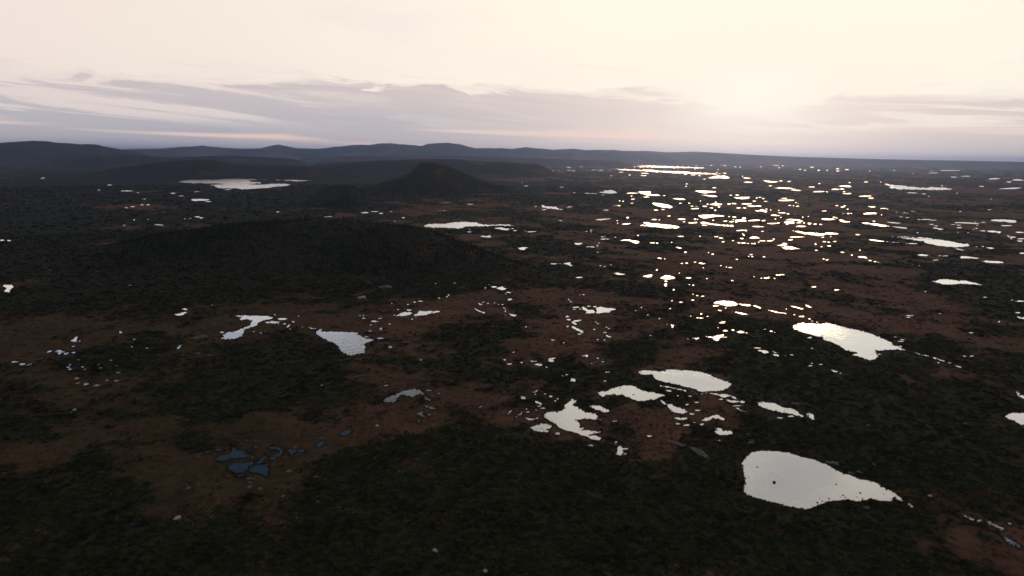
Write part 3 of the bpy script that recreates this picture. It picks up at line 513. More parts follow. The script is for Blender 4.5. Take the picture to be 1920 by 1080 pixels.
# ------------------------------------------------------------------ hills, each a ridge with a traced crest
HILLS = []
def hill(name, prof, dist, wf, wb, covv=0.9, rough=0.06, nu=260, nvv=70, seed=1, rock=None, plateau=0.0, label=None):
    prof = np.array(prof, float)
    if name == 'mountain': prof[:, 1] = 279 + (prof[:, 1] - 279) * np.where(prof[:, 1] < 279, 1.25, 1.0)
    # near hills: straight picture rows; far hills: undo the bow of the horizon
    yy = prof[:, 1] + (hor(prof[:, 0]) - qhor(prof[:, 0])) * (np.exp(-np.maximum(prof[:, 1] - qhor(prof[:, 0]), 0) / 25.0) if name != 'mountain' and name != 'upland' else 0.0)
    d = ray(prof[:, 0], yy)
    a = np.arctan2(d[:, 0], d[:, 1]); tl = d[:, 2] / np.hypot(d[:, 0], d[:, 1])
    dd = np.interp(prof[:, 0], [p[0] for p in dist], [p[1] for p in dist]) if isinstance(dist, list) else np.full(len(prof), float(dist))
    zc = CAM_H + tl * dd
    o = np.argsort(a); a, zc, dd = a[o], zc[o], dd[o]
    zmax = zc.max()
    def H(x, y):
        r = np.hypot(x, y); az_ = np.arctan2(x, y)
        D = np.interp(az_, a, dd); Z = np.interp(az_, a, zc, left=-20, right=-20)
        loc = 0.30 + 0.70 * np.clip(Z / zmax, 0, 1)
        v = (r - D) / loc; v = np.where(v < 0, v / wf, v / wb)
        v = np.clip(v, -1, 1)
        s = np.clip((np.abs(v) - plateau) / (1 - plateau), 0, 1)
        p = 0.5 + 0.5 * np.cos(np.pi * s)
        p = p ** 1.15
        ed = np.minimum(az_ - a[0], a[-1] - az_) * D
        z = Z * p * sstep(ed, 0, min(wf, wb) * 0.25)
        s0 = wf * 0.45
        z = z * (1 + (fbm(x, y, s0, 4, seed) - .5) * 2 * rough * 4 * (s * (1 - s)) ) + (fbm(x, y, s0 * 0.3, 4, seed + 5) - .5) * np.abs(Z) * rough * p
        return np.maximum(z, -8) - 2.0 * (1 - p) - 0.5
    U = np.linspace(a[0], a[-1], nu); V = np.concatenate([np.linspace(-1, 0, int(nvv * .65), endpoint=False), np.linspace(0, 1, nvv - int(nvv * .65))])
    Dg = np.interp(U, a, dd)
    Rg = Dg[None, :] + np.where(V[:, None] < 0, V[:, None] * wf, V[:, None] * wb)
    X = (Rg * np.sin(U)[None, :]).ravel(); Y = (Rg * np.cos(U)[None, :]).ravel()
    Z = H(X, Y)
    cvv = np.clip(covv + (fbm(X, Y, wf * 0.25, 4, seed + 9) - .5) * 1.3, 0, 1)
    rk = np.zeros_like(X) if rock is None else rock(X, Y, Z)
    me = mesh_from(name, np.stack([X, Y, Z], -1), grid_faces(len(V), nu)[:, ::-1], M_GROUND, {'cover': cvv, 'rock': rk}, smooth=True)
    ob = tag(link(name, me), kind='structure')
    if label: ob['label'] = label
    HILLS.append((H, a[0], a[-1], dd.min() - wf, dd.max() + wb))
    return H

def far_fell(x, y, z):
    return np.clip(0.42 + (fbm(x, y, 900, 4, 611, .65) - .5) * 1.2, 0, 1)
# far mountains and uplands (skyline)
hill('upland', [(1000,287),(1100,285),(1180,283.4),(1215,283),(1250,285.5),(1300,284.4),(1340,286),(1400,289.5),(1440,291.5),(1500,294),(1600,297),(1700,299.4),(1800,301),(1920,303.4),(2100,308),(2400,312)], 15000, 3000, 4000, 0.55, 0.05, 420, 40, 31, label='long low upland along the horizon under the sun')
hill('mountain', [(150,285),(230,281),(300,279),(340,276),(380,274.5),(415,277.5),(450,279),(490,278.5),(508,275),(522,273),(540,275.5),(555,278),(600,278),(640,275.5),(665,273.5),(690,274),(700,273),(731,270.5),(760,272),(790,275.5),(800,273),(840,270.5),(862,272.5),(890,278),(940,277.5),(962,279.5),(985,277),(1010,279.5),(1040,281),(1075,279),(1100,281.5),(1140,281),(1150,280.5),(1170,283),(1250,287),(1300,296)], 13500, 2300, 2600, 1.0, 0.16, 480, 60, 33, rock=far_fell, label='chain of blue mountains along the horizon')
hill('mountain', [(-260,276),(-100,270),(0,270),(30,268.5),(62,267),(100,269.5),(150,271.5),(180,272),(200,276),(230,281),(262,285),(300,291),(340,298)], 8500, 1700, 1700, 0.95, 0.14, 260, 44, 35, label='broad dark mountain at the left end of the skyline')
hill('hill', [(60,300),(130,291),(180,286.5),(230,285),(280,287.5),(320,291),(360,289),(410,286),(450,287),(500,290),(540,292),(600,300)], 6000, 900, 900, 0.8, 0.14, 260, 44, 37, label='low hill with russet bare patches before the blue mountains')
hill('hill', [(520,300),(560,293),(610,288),(660,285.5),(720,285),(780,284),(840,283.5),(900,285),(960,287),(1020,290),(1080,293),(1150,295),(1210,300)], 9000, 1500, 1500, 0.8, 0.12, 300, 44, 39, label='long pale foothill below the twin blue mountains')
hill('hill', [(540,312),(600,303),(650,298.5),(700,297),(760,294),(810,291.5),(860,293),(900,296.5),(950,299),(1010,303),(1060,310)], 4200, 700, 700, 0.8, 0.12, 260, 44, 41, label='dark wooded ridge directly behind the butte')
hill('hill', [(900,312),(960,303),(1020,299.5),(1080,297),(1130,293.5),(1160,293),(1200,297),(1240,302),(1270,308)], 11500, 1500, 1500, 0.7, 0.12, 240, 40, 43, label='low dark hill beyond the long far lakes')
H_LAKE = hill('hill', [(60,345),(120,334),(180,322),(230,312),(290,303),(340,298),(372,295.8),(400,298),(440,304),(480,307),(540,308.5),(600,310),(660,315),(720,328)], 3600, 560, 700, 0.95, 0.08, 300, 60, 45, label='dark wooded hill behind the left lake')
def butte_rock(x, y, z):
    px, py = project(x, y, 0.0); 
    f = fbm(x, y, 70, 4, 811)
    return np.clip(sstep(z, 55, 90) * 0.35 + sstep(px, 815, 850) * sstep(px, 900, 872) * sstep(z, 25, 45) * 0.35 + (f - .5) * 0.9, 0, 1) * sstep(z, 20, 40)
H_BUTTE = hill('butte', [(620,360),(660,354),(700,346),(735,337),(758,328.5),(772,319),(780,310),(786,304.5),(793,302.6),(800,302.4),(806,300.8),(813,301.4),(819,303.8),(829,304.2),(838,307.5),(848,309.5),(856,315),(866,321),(884,330),(905,338),(940,347),(980,356)], 2150, 250, 190, 0.9, 0.13, 320, 80, 47, rock=butte_rock, plateau=0.05, label='flat-topped rocky butte rising above the plain')
H_KNOB = hill('hill', [(560,372),(590,361),(615,352),(640,347),(655,348),(672,354),(690,364),(706,378)], 1600, 200, 220, 0.95, 0.09, 160, 50, 49, label='small dark wooded knob left of the butte')
H_WOOD = hill('hill', [(90,500),(170,472),(230,457),(290,444),(340,435),(400,427),(470,421),(540,417),(600,415.5),(660,416),(700,419),(760,426),(800,435),(850,452),(900,472),(950,491),(1010,511),(1050,524),(1090,536)], [(90,780),(300,850),(600,810),(760,780),(900,690),(1090,590)], 200, 200, 0.88, 0.16, 340, 90, 51, label='broad dark wooded hill in the middle distance left of centre')
def hill_z(x, y):
    z = np.full(x.shape, -50.0); az_ = np.arctan2(x, y); r = np.hypot(x, y)
    for H, a0, a1, r0, r1 in HILLS:
        k = (az_ > a0) & (az_ < a1) & (r > r0) & (r < r1)
        if k.any(): z[k] = np.maximum(z[k], H(x[k], y[k]))
    return z

# ------------------------------------------------------------------ ponds
for i, g in enumerate(ponds):
    n = len(g); c = g.mean(0); dist = np.hypot(*c)
    me = bpy.data.meshes.new('pond')
    me.from_pydata([(p[0] - c[0], p[1] - c[1], 0.0) for p in g], [], [list(range(n))])
    me.update()
    if me.polygons[0].normal.z < 0: me.flip_normals()
    me.materials.append(M_LAKE if (dist > 900 and c[0] < 120) or dist > 3000 else M_WATER)
    big = np.ptp(g[:, 0]) > 0.22 * dist * 0.5
    o = link('pond', me, loc=(c[0], c[1], 0.02 + 0.0004 * i))
    tag(o, kind='structure')

# ------------------------------------------------------------------ rocks
def rock_mesh(name, m, seed, flat=1.0, sub=2, cuts=9, rough=0.035):
    r = np.random.default_rng(seed)
    import bmesh
    from mathutils import noise as mn
    bm = bmesh.new(); bmesh.ops.create_icosphere(bm, subdivisions=sub, radius=1.0)
    dirs = r.normal(0, 1, (cuts, 3)); dirs /= np.linalg.norm(dirs, axis=1)[:, None]; cut = r.uniform(0.5, 0.85, cuts)
    for v in bm.verts:
        p = np.array(v.co)
        for d, k in zip(dirs, cut):
            q = p @ d
            if q > k: p = p - d * (q - k)
        p = p * (1 + 6 * rough * mn.fractal(Vector(p * 1.6) + Vector((seed, 0, 0)), 1.0, 2.0, 4)) * (1 + r.normal(0, rough * 0.6))
        v.co = (p[0], p[1], p[2] * flat)
    me = bpy.data.meshes.new(name); bm.to_mesh(me); bm.free(); me.materials.append(m)
    return me
ROCKS = {k: [rock_mesh('boulder', m, 100 + i * 7 + len(k), fl) for i, fl in enumerate((0.75, 0.6, 0.9, 0.5))] for k, m in (('pale', M_PALE), ('grey', M_GREY), ('dark', M_DARK))}
rk_rng = np.random.default_rng(17)
def boulder(px, py, pw, ph, kind, label, group=None, name='boulder', var=None, cat='boulder'):
    p = on_ground(np.array([px]), np.array([py + ph * 0.3]))[0]
    dist = math.sqrt(p[0] ** 2 + p[1] ** 2 + CAM_H ** 2)
    sx = pw / FPX * dist / 2; sz = max(0.35 * sx, min(ph / FPX * dist / 1.6, sx * 1.1))
    v = rk_rng.integers(0, 4) if var is None else var
    o = link(name, ROCKS[kind][v])
    z = float(ground_z(np.array([p[0]]), np.array([p[1]]))[0])
    o.location = (p[0], p[1], z + sz * 0.25); o.scale = (sx * 1.1, sx * rk_rng.uniform(0.7, 1.05), sz)
    o.rotation_euler = (rk_rng.uniform(-.15, .15), rk_rng.uniform(-.15, .15), rk_rng.uniform(0, 6.28))
    return tag(o, label, cat, group)
def many(tile, s, items, kind, label, group):
    for it in items.split():
        q = [float(v) for v in it.split(',')]
        if len(q) == 3: q.append(q[2] * 0.8)
        boulder(tile[0] + q[0] / s, tile[1] + q[1] / s, q[2] / s, q[3] / s, kind, label, group)
OUTS = {k: [rock_mesh('outcrop', m, 500 + i * 11 + len(k), fl, 3, 14, 0.06) for i, fl in enumerate((0.8, 0.65, 0.9))] for k, m in (('pale', M_PALE), ('grey', M_GREY), ('dark', M_DARK))}
def outcrop(px, py, pw, ph, kind, label, ends=None, cat='rock'):
    p = on_ground(np.array([px]), np.array([py + ph * 0.3]))[0]
    dist = math.sqrt(p[0] ** 2 + p[1] ** 2 + CAM_H ** 2)
    o = link('rock_outcrop', OUTS[kind][rk_rng.integers(0, 3)])
    z = float(ground_z(np.array([p[0]]), np.array([p[1]]))[0])
    if ends:
        e = on_ground(np.array([ends[0], ends[2]]), np.array([ends[1], ends[3]])); d = e[1] - e[0]
        L = np.hypot(*d) / 2; p = e.mean(0); hgt = ph / FPX * dist * 0.75
        o.scale = (L, max(hgt * 1.1, L * 0.16), hgt); o.rotation_euler = (0, 0, math.atan2(d[1], d[0]))
        o.location = (p[0], p[1], z + hgt * 0.05)
    else:
        sx = pw / FPX * dist / 2; sz = max(0.22 * sx, min(ph / FPX * dist / 2.0, sx * 0.9))
        o.scale = (sx * 1.05, sx * rk_rng.uniform(0.55, 0.9), sz); o.location = (p[0], p[1], z + sz * 0.1)
        o.rotation_euler = (rk_rng.uniform(-.1, .1), rk_rng.uniform(-.1, .1), rk_rng.uniform(-.5, .5))
    return tag(o, label, cat)
# stones standing in the water
boulder(1380 + 383 / 5.333, 800 + 553 / 5.333, 6.2, 5.4, 'dark', 'largest dark boulder standing in the big near pond, left of its middle', var=2)
boulder(1380 + 213 / 5.333, 800 + 402 / 5.333, 4.8, 3.4, 'dark', 'dark boulder in the upper left part of the big near pond', var=0)
boulder(1380 + 1002 / 5.333, 800 + 572 / 5.333, 4.2, 3.2, 'dark', 'lone dark boulder in the right half of the big near pond', var=1)
many((1380, 800), 5.333, '353,460,13 420,485,13 130,503,15 1115,622,13 290,350,9 265,278,15 500,432,9 248,362,8', 'dark', 'small dark stone in the open water of the big near pond', 'stones in the open water of the big near pond')
many((1380, 800), 5.333, '1072,683,22 1240,658,22 1157,678,11 930,715,20 865,740,22 838,713,14 780,737,11 815,755,24 1200,665,11 1380,685,11 1480,675,15 1210,700,16 1270,715,18 780,800,20 1590,700,22 755,790,14 1045,700,14 925,735,16 1090,705,20 1130,712,12 1350,712,20', 'dark', 'dark stone along the lower right shore of the big near pond', 'stones along the lower right shore of the big near pond')
many((1380, 800), 5.333, '100,325,16 70,385,18 225,715,20 330,745,24 95,495,12 205,690,10 120,380,12 85,345,10 380,755,18 470,775,18 160,705,16', 'dark', 'dark stone along the left shore of the big near pond', 'stones along the left shore of the big near pond')
many((960, 700), 6, '1217,168,18 1230,222,15 1368,235,24 1413,268,10 1520,248,12 1520,275,14 1443,245,8 1485,300,14 1313,272,38,18 1240,155,10 1140,225,8 1575,295,12', 'dark', 'dark boulder in the leaf-shaped pond right of centre', 'boulders in the leaf-shaped pond')
many((560, 560), 6, '505,488,16 640,522,14 698,465,14 712,512,13 712,527,11 668,552,12 512,440,13 538,465,12 558,408,11 402,415,9 412,477,10 460,455,9 358,477,10 620,595,9 683,440,9', 'dark', 'dark stone standing in the triangular pale pond left of centre', 'stones in the triangular pond')
many((1160, 680), 6, '1055,180,14 1130,195,14 1020,155,12 675,208,9 825,240,9 970,282,10 1205,210,12', 'dark', 'dark stone in the long oval pond with the cream reflection', 'stones in the oval pond')
many((1320, 500), 6, '1333,773,17 1262,745,11 1225,740,8 1140,648,12 2120,880,16 2105,890,12 1925,810,13 1998,828,11 1870,988,10 1893,985,11 2050,860,8 1810,1025,12 1942,960,12 1905,1000,9 1312,805,14', 'dark', 'dark stone in the large bright pond at the right', 'stones in the large bright pond')
many((1380, 640), 6, '320,715,14 355,700,10 300,735,10 385,745,12 420,725,12 455,765,14 475,735,10 500,750,12 545,775,16 590,770,18 625,795,14 570,790,10 660,790,16 640,775,10 430,755,9 350,735,9', 'dark', 'dark stone in the shallow speckled pool right of centre', 'stones in the speckled pool')
many((1160, 680), 6, '590,500,8 620,520,9 650,545,8 690,540,9 700,625,12 740,640,9 1000,635,12 1100,600,14 1080,625,9 1140,625,9 600,480,7', 'dark', 'small dark stone in the little ragged pools below the oval pond', 'stones in the ragged pools')
boulder(560 + 1500 / 6, 560 + 150 / 6, 4, 2.4, 'dark', 'dark stone in the narrow pool with a pointed right end')
many((960, 700), 6, '630,395,10 655,355,9 597,605,9 707,390,9 905,460,13 940,718,14', 'dark', 'dark stone in the forked blue-grey pond', 'stones in the forked pond')
# slabs and outcrops
boulder(960 + 1235 / 6, 700 + 250 / 6, 14, 2.4, 'dark', 'long low dark slab in the leaf-shaped pond', name='rock_slab', cat='rock')
boulder(1320 + 1690 / 6, 500 + 967 / 6, 10, 2.2, 'dark', 'long low dark slab at the lower edge of the large bright pond', name='rock_slab', cat='rock')
OUT = [(1380+955/5.333, 800+348/5.333, 26, 10, 'grey', 'broad grey outcrop on the far bank of the big near pond'),
 (1380+1235/5.333, 800+447/5.333, 11, 7, 'grey', 'rounded grey boulder on the far bank of the big near pond'),
 (1380+1145/5.333, 800+455/5.333, 12, 5, 'grey', 'low grey outcrop beside the rounded boulder on the far bank'),
 (1380+620/5.333, 800+255/5.333, 10, 4, 'grey', 'small grey outcrop at the top edge of the big near pond'),
 (1380+1300/5.333, 800+806/5.333, 20, 7, 'grey', 'long grey slab just below the big near pond'),
 (1380+1380/5.333, 800+385/5.333, 8, 8, 'grey', 'tilted grey rock on the slope right of the big near pond'),
 (1380+150/5.333, 800+152/5.333, 16, 5, 'grey', 'low grey outcrop on the russet ground above the big near pond'),
 (678, 556, 17, 15, 'pale', 'upright pale grey boulder on the heath at the foot of the wooded hill'),
 (724, 538, 32, 11, 'grey', 'wide flat grey outcrop on the heath right of the upright boulder'),
 (690, 530, 11, 5, 'grey', 'small grey outcrop above the upright pale boulder'),
 (732, 506, 9, 6, 'grey', 'small grey rock at the foot of the wooded slope'),
 (671, 463, 8, 4, 'pale', 'small pale rock high on the wooded hillside'),
 (657, 484, 8, 5, 'grey', 'grey rock on the lower left of the wooded hillside'),
 (870, 543, 10, 4, 'grey', 'low grey rock on the heath above the two small pools'),
 (718, 583, 11, 5, 'grey', 'grey rock just left of the paired pale pools'),
 (785, 535, 7, 3.4, 'grey', 'tiny grey rock right of the wide flat outcrop'),
 (1160, 820, 36, 9, 'dark', 'dark bare hummock beside the forked pond'),
 (368, 661, 16, 6, 'grey', 'low grey rock on the heath below the L-shaped pond'),
 (394, 666.5, 9, 3, 'grey', 'flat grey rock right of the low rock below the L-shaped pond'),
 (343, 665, 8, 4, 'grey', 'grey rock left of the low rock below the L-shaped pond'),
 (1876, 759, 8, 6, 'grey', 'grey-green boulder by the pond at the right edge'),
 (1408, 823, 14, 5, 'grey', 'small grey outcrop above the left end of the big near pond'),
 (1490, 755, 16, 6, 'grey', 'low grey outcrop right of the speckled pool'),
 (424, 592, 12, 3.5, 'grey', 'thin grey slab on the dark heath left of the L-shaped pond'),
 (375, 630, 34, 5, 'grey', 'long low grey slab below the L-shaped pond\'s tail')]
for (x, y, ww, hh, k, lab) in OUT:
    outcrop(x, y, ww, hh, k, lab)
outcrop(1260, 832, 50, 8, 'grey', 'long slanting grey rock ridge below the ragged pools', ends=(1238, 825, 1292, 843))
outcrop(1312, 857, 40, 10, 'grey', 'lower right end of the slanting grey rock ridge', ends=(1288, 842, 1334, 868))
# pale boulders scattered on land
many((0, 560), 6, '865,902,50,26 872,947,48,18 1083,975,58,30 1320,938,62,30 1338,847,56,24 1205,925,44,20', 'pale', 'pale boulder in the loose group on the olive slope at left', 'pale boulders on the left slope')
many((0, 560), 6, '1308,767,28,14 1130,782,30,20 955,795,36,14 333,740,46,20 880,692,30,10 1110,745,22,12 1045,685,24,12 1000,812,20,12', 'pale', 'small pale stone above the boulder group on the left slope', 'small pale stones on the left slope')
boulder(140, 767.5, 6.5, 6, 'pale', 'upper of the two touching pale boulders low on the left slope'); boulder(133.5, 773.5, 6, 5, 'pale', 'lower of the two touching pale boulders low on the left slope')
boulder(602.8, 726.7, 7, 4, 'pale', 'lone pale boulder on the dark heath below the triangular pond')
boulder(640 + 407 / 6, 680 + 720 / 6, 7, 5, 'pale', 'pale boulder on russet ground below the crescent pond')
boulder(640 + 985 / 6, 680 + 578 / 6, 5.5, 6, 'pale', 'pale boulder at the end of the small blue pool under the crescent pond')
many((640, 680), 6, '155,805,20,14 573,733,20,14 390,812,24,12 690,968,22,18 48,236,36,14 668,726,10,10', 'grey', 'small grey stone on the russet ground round the crescent pond', 'small stones round the crescent pond')
many((320, 790), 4.8, '1350,150,34,24 700,515,46,24 748,515,38,28 713,553,38,26 710,612,40,36 735,325,28,22 1112,233,28,16', 'grey', 'grey boulder beside the dark blue pools at lower left', 'grey boulders round the blue pools')
many((320, 790), 4.8, '160,640,42,40 245,600,26,24 145,600,20,16 270,285,28,14 245,312,22,14 550,214,18,12 805,620,38,16 1305,518,34,16 1340,525,24,22 1393,533,16,12 1063,450,46,22 1325,745,28,14 440,775,22,22 1010,690,36,26 665,748,16,14 1840,348,20,14 1345,40,14,10 1660,118,14,10 540,548,20,14 840,548,16,10', 'grey', 'small grey stone on the olive ground round the dark blue pools', 'small stones round the blue pools')
boulder(320 + 62 / 4.8, 790 + 890 / 4.8, 12, 7, 'pale', 'solitary pale boulder on the dark ground at lower left')
boulder(320 + 1860 / 4.8, 790 + 48 / 4.8, 7.5, 5, 'pale', 'pale boulder right of the small blue pool')
boulder(640 + 473 / 2.7, 680 + 966 / 2.7, 10, 8, 'pale', 'pale boulder near the bottom edge, left of centre'); boulder(640 + 728 / 2.7, 680 + 1068 / 2.7, 9, 7, 'pale', 'pale boulder cut by the bottom edge near the centre')
many((1600, 660), 6, '822,805,26,18 170,813,28,15', 'pale', 'bright pale boulder on the slope between the big near pond and the creek', 'bright boulders on the right slope')
many((1600, 660), 6, '435,526,30,14 512,338,20,12 1262,798,38,28 362,345,14,10 798,447,14,10 603,552,16,10 635,630,20,10 525,630,14,10 1015,692,16,12 1412,640,18,18 465,345,14,12 340,276,16,8 705,770,12,10 1215,930,36,26', 'grey', 'small grey stone on the russet slope at the right', 'small stones on the right slope')
many((1380, 640), 6, '42,453,26,14 705,500,34,16 485,658,22,16 1260,408,12,10 1195,835,14,14 1280,868,16,14 130,1040,50,12 320,1028,30,14', 'grey', 'small grey stone on the ground round the speckled pool', 'small stones round the speckled pool')
many((0, 440), 6, '558,398,16,12 1083,410,22,12 1470,575,50,14', 'pale', 'tiny pale stone on the dark slope at far left', 'tiny pale stones at far left')
boulder(1600 + 860 / 6, 880 + 310 / 6, 7, 5, 'pale', 'pale stone on dark ground right of the big near pond\'s tip')

# ------------------------------------------------------------------ trees and shrubs
def leaf_cloud(r, n, size, rx, rz, zc, hollow=0.4):
    d = r.normal(0, 1, (n, 3)); d /= np.linalg.norm(d, axis=1)[:, None]
    q = d * (hollow + (1 - hollow) * r.random((n, 1)) ** 0.6) * np.array([rx, rx, rz])
    lump = 1 + 0.35 * np.sin(d[:, :1] * 4 + 1) * np.cos(d[:, 1:2] * 5)
    q = q * lump + (0, 0, zc)
    a = r.normal(0, 1, (n, 3)); b = r.normal(0, 1, (n, 3)); a /= np.linalg.norm(a, axis=1)[:, None]
    b -= a * (a * b).sum(1)[:, None]; b /= np.linalg.norm(b, axis=1)[:, None]
    s = size * r.uniform(0.6, 1.4, (n, 1))
    return np.stack([q - a * s - b * s * .6, q + a * s - b * s * .6, q + b * s], 1).reshape(-1, 3)
def shrub_proto(seed, m=None):
    r = np.random.default_rng(seed)
    v = []
    for k in range(r.integers(3, 6)):
        o = np.append(r.normal(0, 0.42, 2), 0)
        v.append(leaf_cloud(r, 34, 0.17, 0.45, 0.38, 0.34, 0.5) * r.uniform(.7, 1.15) + o)
    v = np.concatenate(v); v[:, 2] = np.maximum(v[:, 2], -0.15)
    return mesh_from('shrub_mesh', v, np.arange(len(v)).reshape(-1, 3), m or M_SHRUB)
def conifer_crown(seed, tiers=9):
    r = np.random.default_rng(seed); v = []
    for k in range(tiers):
        t = k / (tiers - 1); z0 = 0.10 + 0.86 * t; rad_ = (0.17 * (1 - t) ** 0.8 + 0.012) * r.uniform(.8, 1.15)
        n = int(11 - 5 * t)
        for j in range(n):
            a = 6.283 * (j + r.uniform(-.3, .3)) / n; da = 0.36; rr = rad_ * r.uniform(.65, 1.2)
            v += [(0, 0, z0 + 0.075), (rr * math.cos(a - da), rr * math.sin(a - da), z0 - 0.045 * r.uniform(.5, 1.4)), (rr * 1.05 * math.cos(a + da), rr * 1.05 * math.sin(a + da), z0 - 0.045 * r.uniform(.5, 1.4))]
    v += [(0.02, 0, 0.93), (-0.01, 0.017, 0.93), (0, 0, 1.03)]
    v = np.array(v); return mesh_from('crown', v, np.arange(len(v)).reshape(-1, 3), M_CONIFER)
def trunk_mesh():
    v = []; n = 6
    for z, rr in ((-0.05, 0.022), (0.35, 0.016), (0.95, 0.003)):
        for j in range(n): v.append((rr * math.cos(6.283 * j / n), rr * math.sin(6.283 * j / n), z))
    f = []
    for k in range(2):
        for j in range(n): f.append((k * n + j, k * n + (j + 1) % n, (k + 1) * n + (j + 1) % n, (k + 1) * n + j))
    return mesh_from('trunk', v, f, M_TRUNK)
protos = bpy.data.collections.new('plant_shapes')          # shapes only; never linked to the scene
def proto(me):
    o = bpy.data.objects.new(me.name, me); return o
SHRUBS = [proto(shrub_proto(200 + i)) for i in range(5)]
CROWNS = [conifer_crown(300 + i, 8 + i % 3) for i in range(4)]
TRUNK = trunk_mesh()
CON_P = [proto(m) for m in CROWNS]
HUMM = [proto(shrub_proto(260 + i, M_HUMMOCK)) for i in range(3)]

def scatter(name, pts, scl, rot, idx, objs, label, cat):
    me = bpy.data.meshes.new(name); me.vertices.add(len(pts)); me.vertices.foreach_set('co', np.asarray(pts, np.float32).ravel())
    for an, typ, key, val in (('scl', 'FLOAT_VECTOR', 'vector', scl), ('rotz', 'FLOAT_VECTOR', 'vector', np.stack([np.zeros(len(pts)), np.zeros(len(pts)), rot], -1)), ('pick', 'INT', 'value', idx)):
        a = me.attributes.new(an, typ, 'POINT'); a.data.foreach_set(key, np.asarray(val, np.int32 if typ == 'INT' else np.float32).ravel())
    o = link(name, me)
    ng = bpy.data.node_groups.new(name, 'GeometryNodeTree')
    ng.interface.new_socket('Geometry', in_out='INPUT', socket_type='NodeSocketGeometry'); ng.interface.new_socket('Geometry', in_out='OUTPUT', socket_type='NodeSocketGeometry')
    N = ng.nodes; L = ng.links
    gi = N.new('NodeGroupInput'); go = N.new('NodeGroupOutput'); iop = N.new('GeometryNodeInstanceOnPoints')
    L.new(gi.outputs[0], iop.inputs['Points'])
    jo = N.new('GeometryNodeGeometryToInstance')
    for ob in reversed(objs):
        oi = N.new('GeometryNodeObjectInfo'); oi.inputs['Object'].default_value = ob; L.new(oi.outputs['Geometry'], jo.inputs[0])
    L.new(jo.outputs[0], iop.inputs['Instance']); iop.inputs['Pick Instance'].default_value = True
    for an, typ, sock in (('scl', 'FLOAT_VECTOR', 'Scale'), ('rotz', 'FLOAT_VECTOR', 'Rotation'), ('pick', 'INT', 'Instance Index')):
        na = N.new('GeometryNodeInputNamedAttribute'); na.data_type = typ; na.inputs['Name'].default_value = an
        L.new(na.outputs['Attribute'], iop.inputs[sock])
    L.new(iop.outputs[0], go.inputs[0])
    md = o.modifiers.new('scatter', 'NODES'); md.node_group = ng
    return tag(o, label, cat, kind='stuff')

sr = np.random.default_rng(77)
AZM = math.radians(43)
def sample(n, r0, r1):
    r = np.sqrt(sr.uniform(r0 * r0, r1 * r1, n)); a = sr.uniform(-AZM, AZM, n)
    return r * np.sin(a), r * np.cos(a)
P = []
for (n, r0, r1, s0, s1) in ((26000, 115, 300, 0.55, 1.25), (30000, 300, 600, 0.8, 1.7), (26000, 600, 1100, 1.2, 2.4), (26000, 1100, 2600, 1.8, 3.6)):
    x, y = sample(n, r0, r1)
    cv = cover(x, y)
    keep = (sr.random(n) < sstep(cv, 0.18, 0.98) * 0.97 + 0.006) & (near_pond(x, y, 0.9) <= 0.0)
    x, y = x[keep], y[keep]
    z = np.maximum(ground_z(x, y), hill_z(x, y))
    s = sr.uniform(s0, s1, len(x)) * np.where(sr.random(len(x)) < 0.12, 1.5, 1.0)
    P.append((x, y, z, s))
x, y, z, s = (np.concatenate(q) for q in zip(*P))
scatter('heath_shrubs', np.stack([x, y, z], -1), np.stack([s, s, s * sr.uniform(0.30, 0.62, len(s))], -1), sr.uniform(0, 6.28, len(s)), sr.integers(0, 5, len(s)), SHRUBS,
        'dark green dwarf birch scrub covering the heath between the pools', 'shrubs')

P = []
for (n, r0, r1, s0, s1) in ((30000, 115, 330, 0.22, 0.75), (34000, 330, 760, 0.35, 1.2)):
    x, y = sample(n, r0, r1); cv = cover(x, y)
    keep = (sr.random(n) < 0.25 + 0.75 * sstep(fbm(x, y, 12, 3, 880), 0.40, 0.62)) & (cv < 0.8) & (near_pond(x, y, 0.8) <= 0.0)
    x, y = x[keep], y[keep]; z = np.maximum(ground_z(x, y), hill_z(x, y)); P.append((x, y, z, sr.uniform(s0, s1, len(x))))
x, y, z, s = (np.concatenate(q) for q in zip(*P))
scatter('mire_hummocks', np.stack([x, y, z], -1), np.stack([s * 1.3, s * 1.3, s * 0.45], -1), sr.uniform(0, 6.28, len(s)), sr.integers(0, 3, len(s)), HUMM,
        'russet moss and dwarf shrub hummocks dotting the open mire', 'hummocks')
# sedge tussocks breaking the shorelines of the nearer ponds
tp = []
for g in ponds:
    c = g.mean(0)
    if np.hypot(*c) > 800: continue
    nx = np.roll(g, -1, 0) - g; L = np.hypot(nx[:, 0], nx[:, 1])
    n = int(min(L.sum() * 0.8, 380))
    k = sr.choice(len(g), n, p=L / L.sum()); q = g[k] + nx[k] * sr.random((n, 1))
    out = (q - c) / np.maximum(np.hypot(*(q - c).T)[:, None], 0.1)
    tp.append(q + out * sr.normal(0.25, 0.45, (n, 1)) + sr.normal(0, 0.15, (n, 2)))
tp = np.concatenate(tp); ts = sr.uniform(0.12, 0.42, len(tp)) * np.where(sr.random(len(tp)) < 0.1, 1.8, 1.0)
scatter('shore_sedge', np.column_stack([tp, np.full(len(tp), 0.0)]), np.stack([ts, ts, ts * 0.9], -1), sr.uniform(0, 6.28, len(tp)), sr.integers(0, 5, len(tp)), SHRUBS,
        'dark sedge tussocks fringing the shores of the nearer pools', 'sedge')

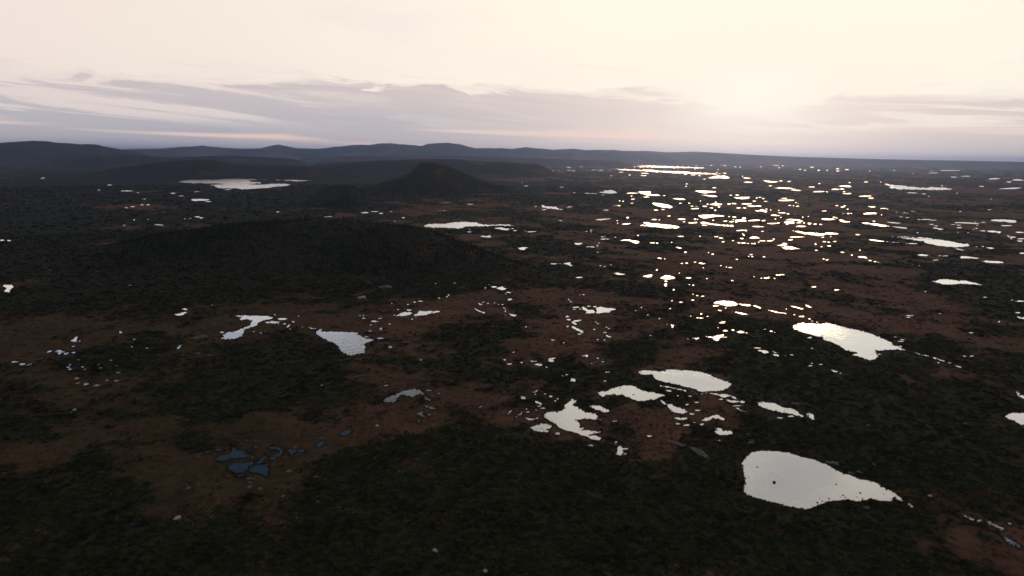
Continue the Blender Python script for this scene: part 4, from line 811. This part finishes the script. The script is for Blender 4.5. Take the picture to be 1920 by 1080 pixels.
# conifers on the wooded hills (far wood as one mass) and the 300 nearest as single trees
T = []
for H, n, x0, x1, d0, d1 in ((H_WOOD, 26000, 90, 1090, 560, 1120), (H_KNOB, 6000, 560, 706, 1400, 1820), (H_BUTTE, 16000, 600, 1010, 1780, 2580), (H_LAKE, 16000, 60, 720, 3040, 4300)):
    d = ray(np.array([x0, x1]), np.array([400., 400.])); aa = np.arctan2(d[:, 0], d[:, 1])
    a = sr.uniform(aa[0], aa[1], n); r = np.sqrt(sr.uniform(d0 ** 2, d1 ** 2, n))
    x, y = r * np.sin(a), r * np.cos(a); z = H(x, y)
    f = fbm(x, y, 60, 3, 400)
    k = (z > 0.5) & (sr.random(n) < sstep(f, 0.40, 0.66))
    if H is H_BUTTE: k &= (z < 62 + 10 * f)
    T.append(np.stack([x[k], y[k], z[k]], -1))
# woods on the plain
n = 30000
x, y = sample(n, 900, 4200); f = fbm(x, y, 260, 4, 21); k = (cover(x, y) > 0.6) & (f + 0.25 * sstep(-x / y, -0.1, 0.3) > 0.50) & (near_pond(x, y, 12.0) <= 0)
T.append(np.stack([x[k], y[k], ground_z(x[k], y[k])], -1))
wood = T[0]
# single trees: those on the camera-facing slope whose row is nearest
px, py = project(wood[:, 0], wood[:, 1]); dist = np.hypot(wood[:, 0], wood[:, 1])
score = dist + np.where((wood[:, 2] > 3) & (px > 640) & (px < 1060), 0, 400)
pick = np.argsort(score)[:1500:5]
rest = np.setdiff1d(np.arange(len(wood)), pick)
hh = sr.uniform(2.8, 5.4, len(pick))
for i, j in enumerate(pick):
    e = link('conifer_tree', None); e.location = wood[j] - (0, 0, 0.1)
    e.rotation_euler = (0, 0, sr.uniform(0, 6.28)); wd = sr.uniform(0.9, 1.35)
    e.scale = (hh[i] * wd, hh[i] * wd, hh[i])
    tag(e, 'slender dark conifer on the near slope of the wooded hill left of centre', 'tree', 'conifers on the near slope of the wooded hill')
    link('crown', CROWNS[i % 4], e); link('trunk', TRUNK, e)
T[0] = wood[rest]
p = np.concatenate(T); s = sr.uniform(2.4, 5.0, len(p))
scatter('distant_woods', p - (0, 0, 0.1), np.stack([s * 1.15, s * 1.15, s], -1), sr.uniform(0, 6.28, len(p)), sr.integers(0, 4, len(p)), CON_P,
        'dark conifer woods covering the hills and far plain', 'woods')

# ------------------------------------------------------------------ haze
def haze():
    R, z0, z1 = 62000.0, -25.0, 330.0
    v = [(sx * R, sy * R, z) for z in (z0, z1) for sx, sy in ((-1, -1), (1, -1), (1, 1), (-1, 1))]
    f = [(3, 2, 1, 0), (4, 5, 6, 7), (0, 1, 5, 4), (1, 2, 6, 5), (2, 3, 7, 6), (3, 0, 4, 7)]
    m = bpy.data.materials.new('haze_air'); m.use_nodes = True
    t = NT(m.node_tree); t.n.clear(); out = t.new('ShaderNodeOutputMaterial')
    pv = t.new('ShaderNodeVolumePrincipled')
    pv.inputs['Color'].default_value = col(0.41, 0.55, 0.95); pv.inputs['Density'].default_value = 3.9e-5; pv.inputs['Anisotropy'].default_value = 0.79
    t.l.new(pv.outputs[0], out.inputs['Volume'])
    tag(link('haze', mesh_from('haze', v, f, m)), 'thin bluish evening haze over the whole plain', 'haze', kind='stuff')
haze()
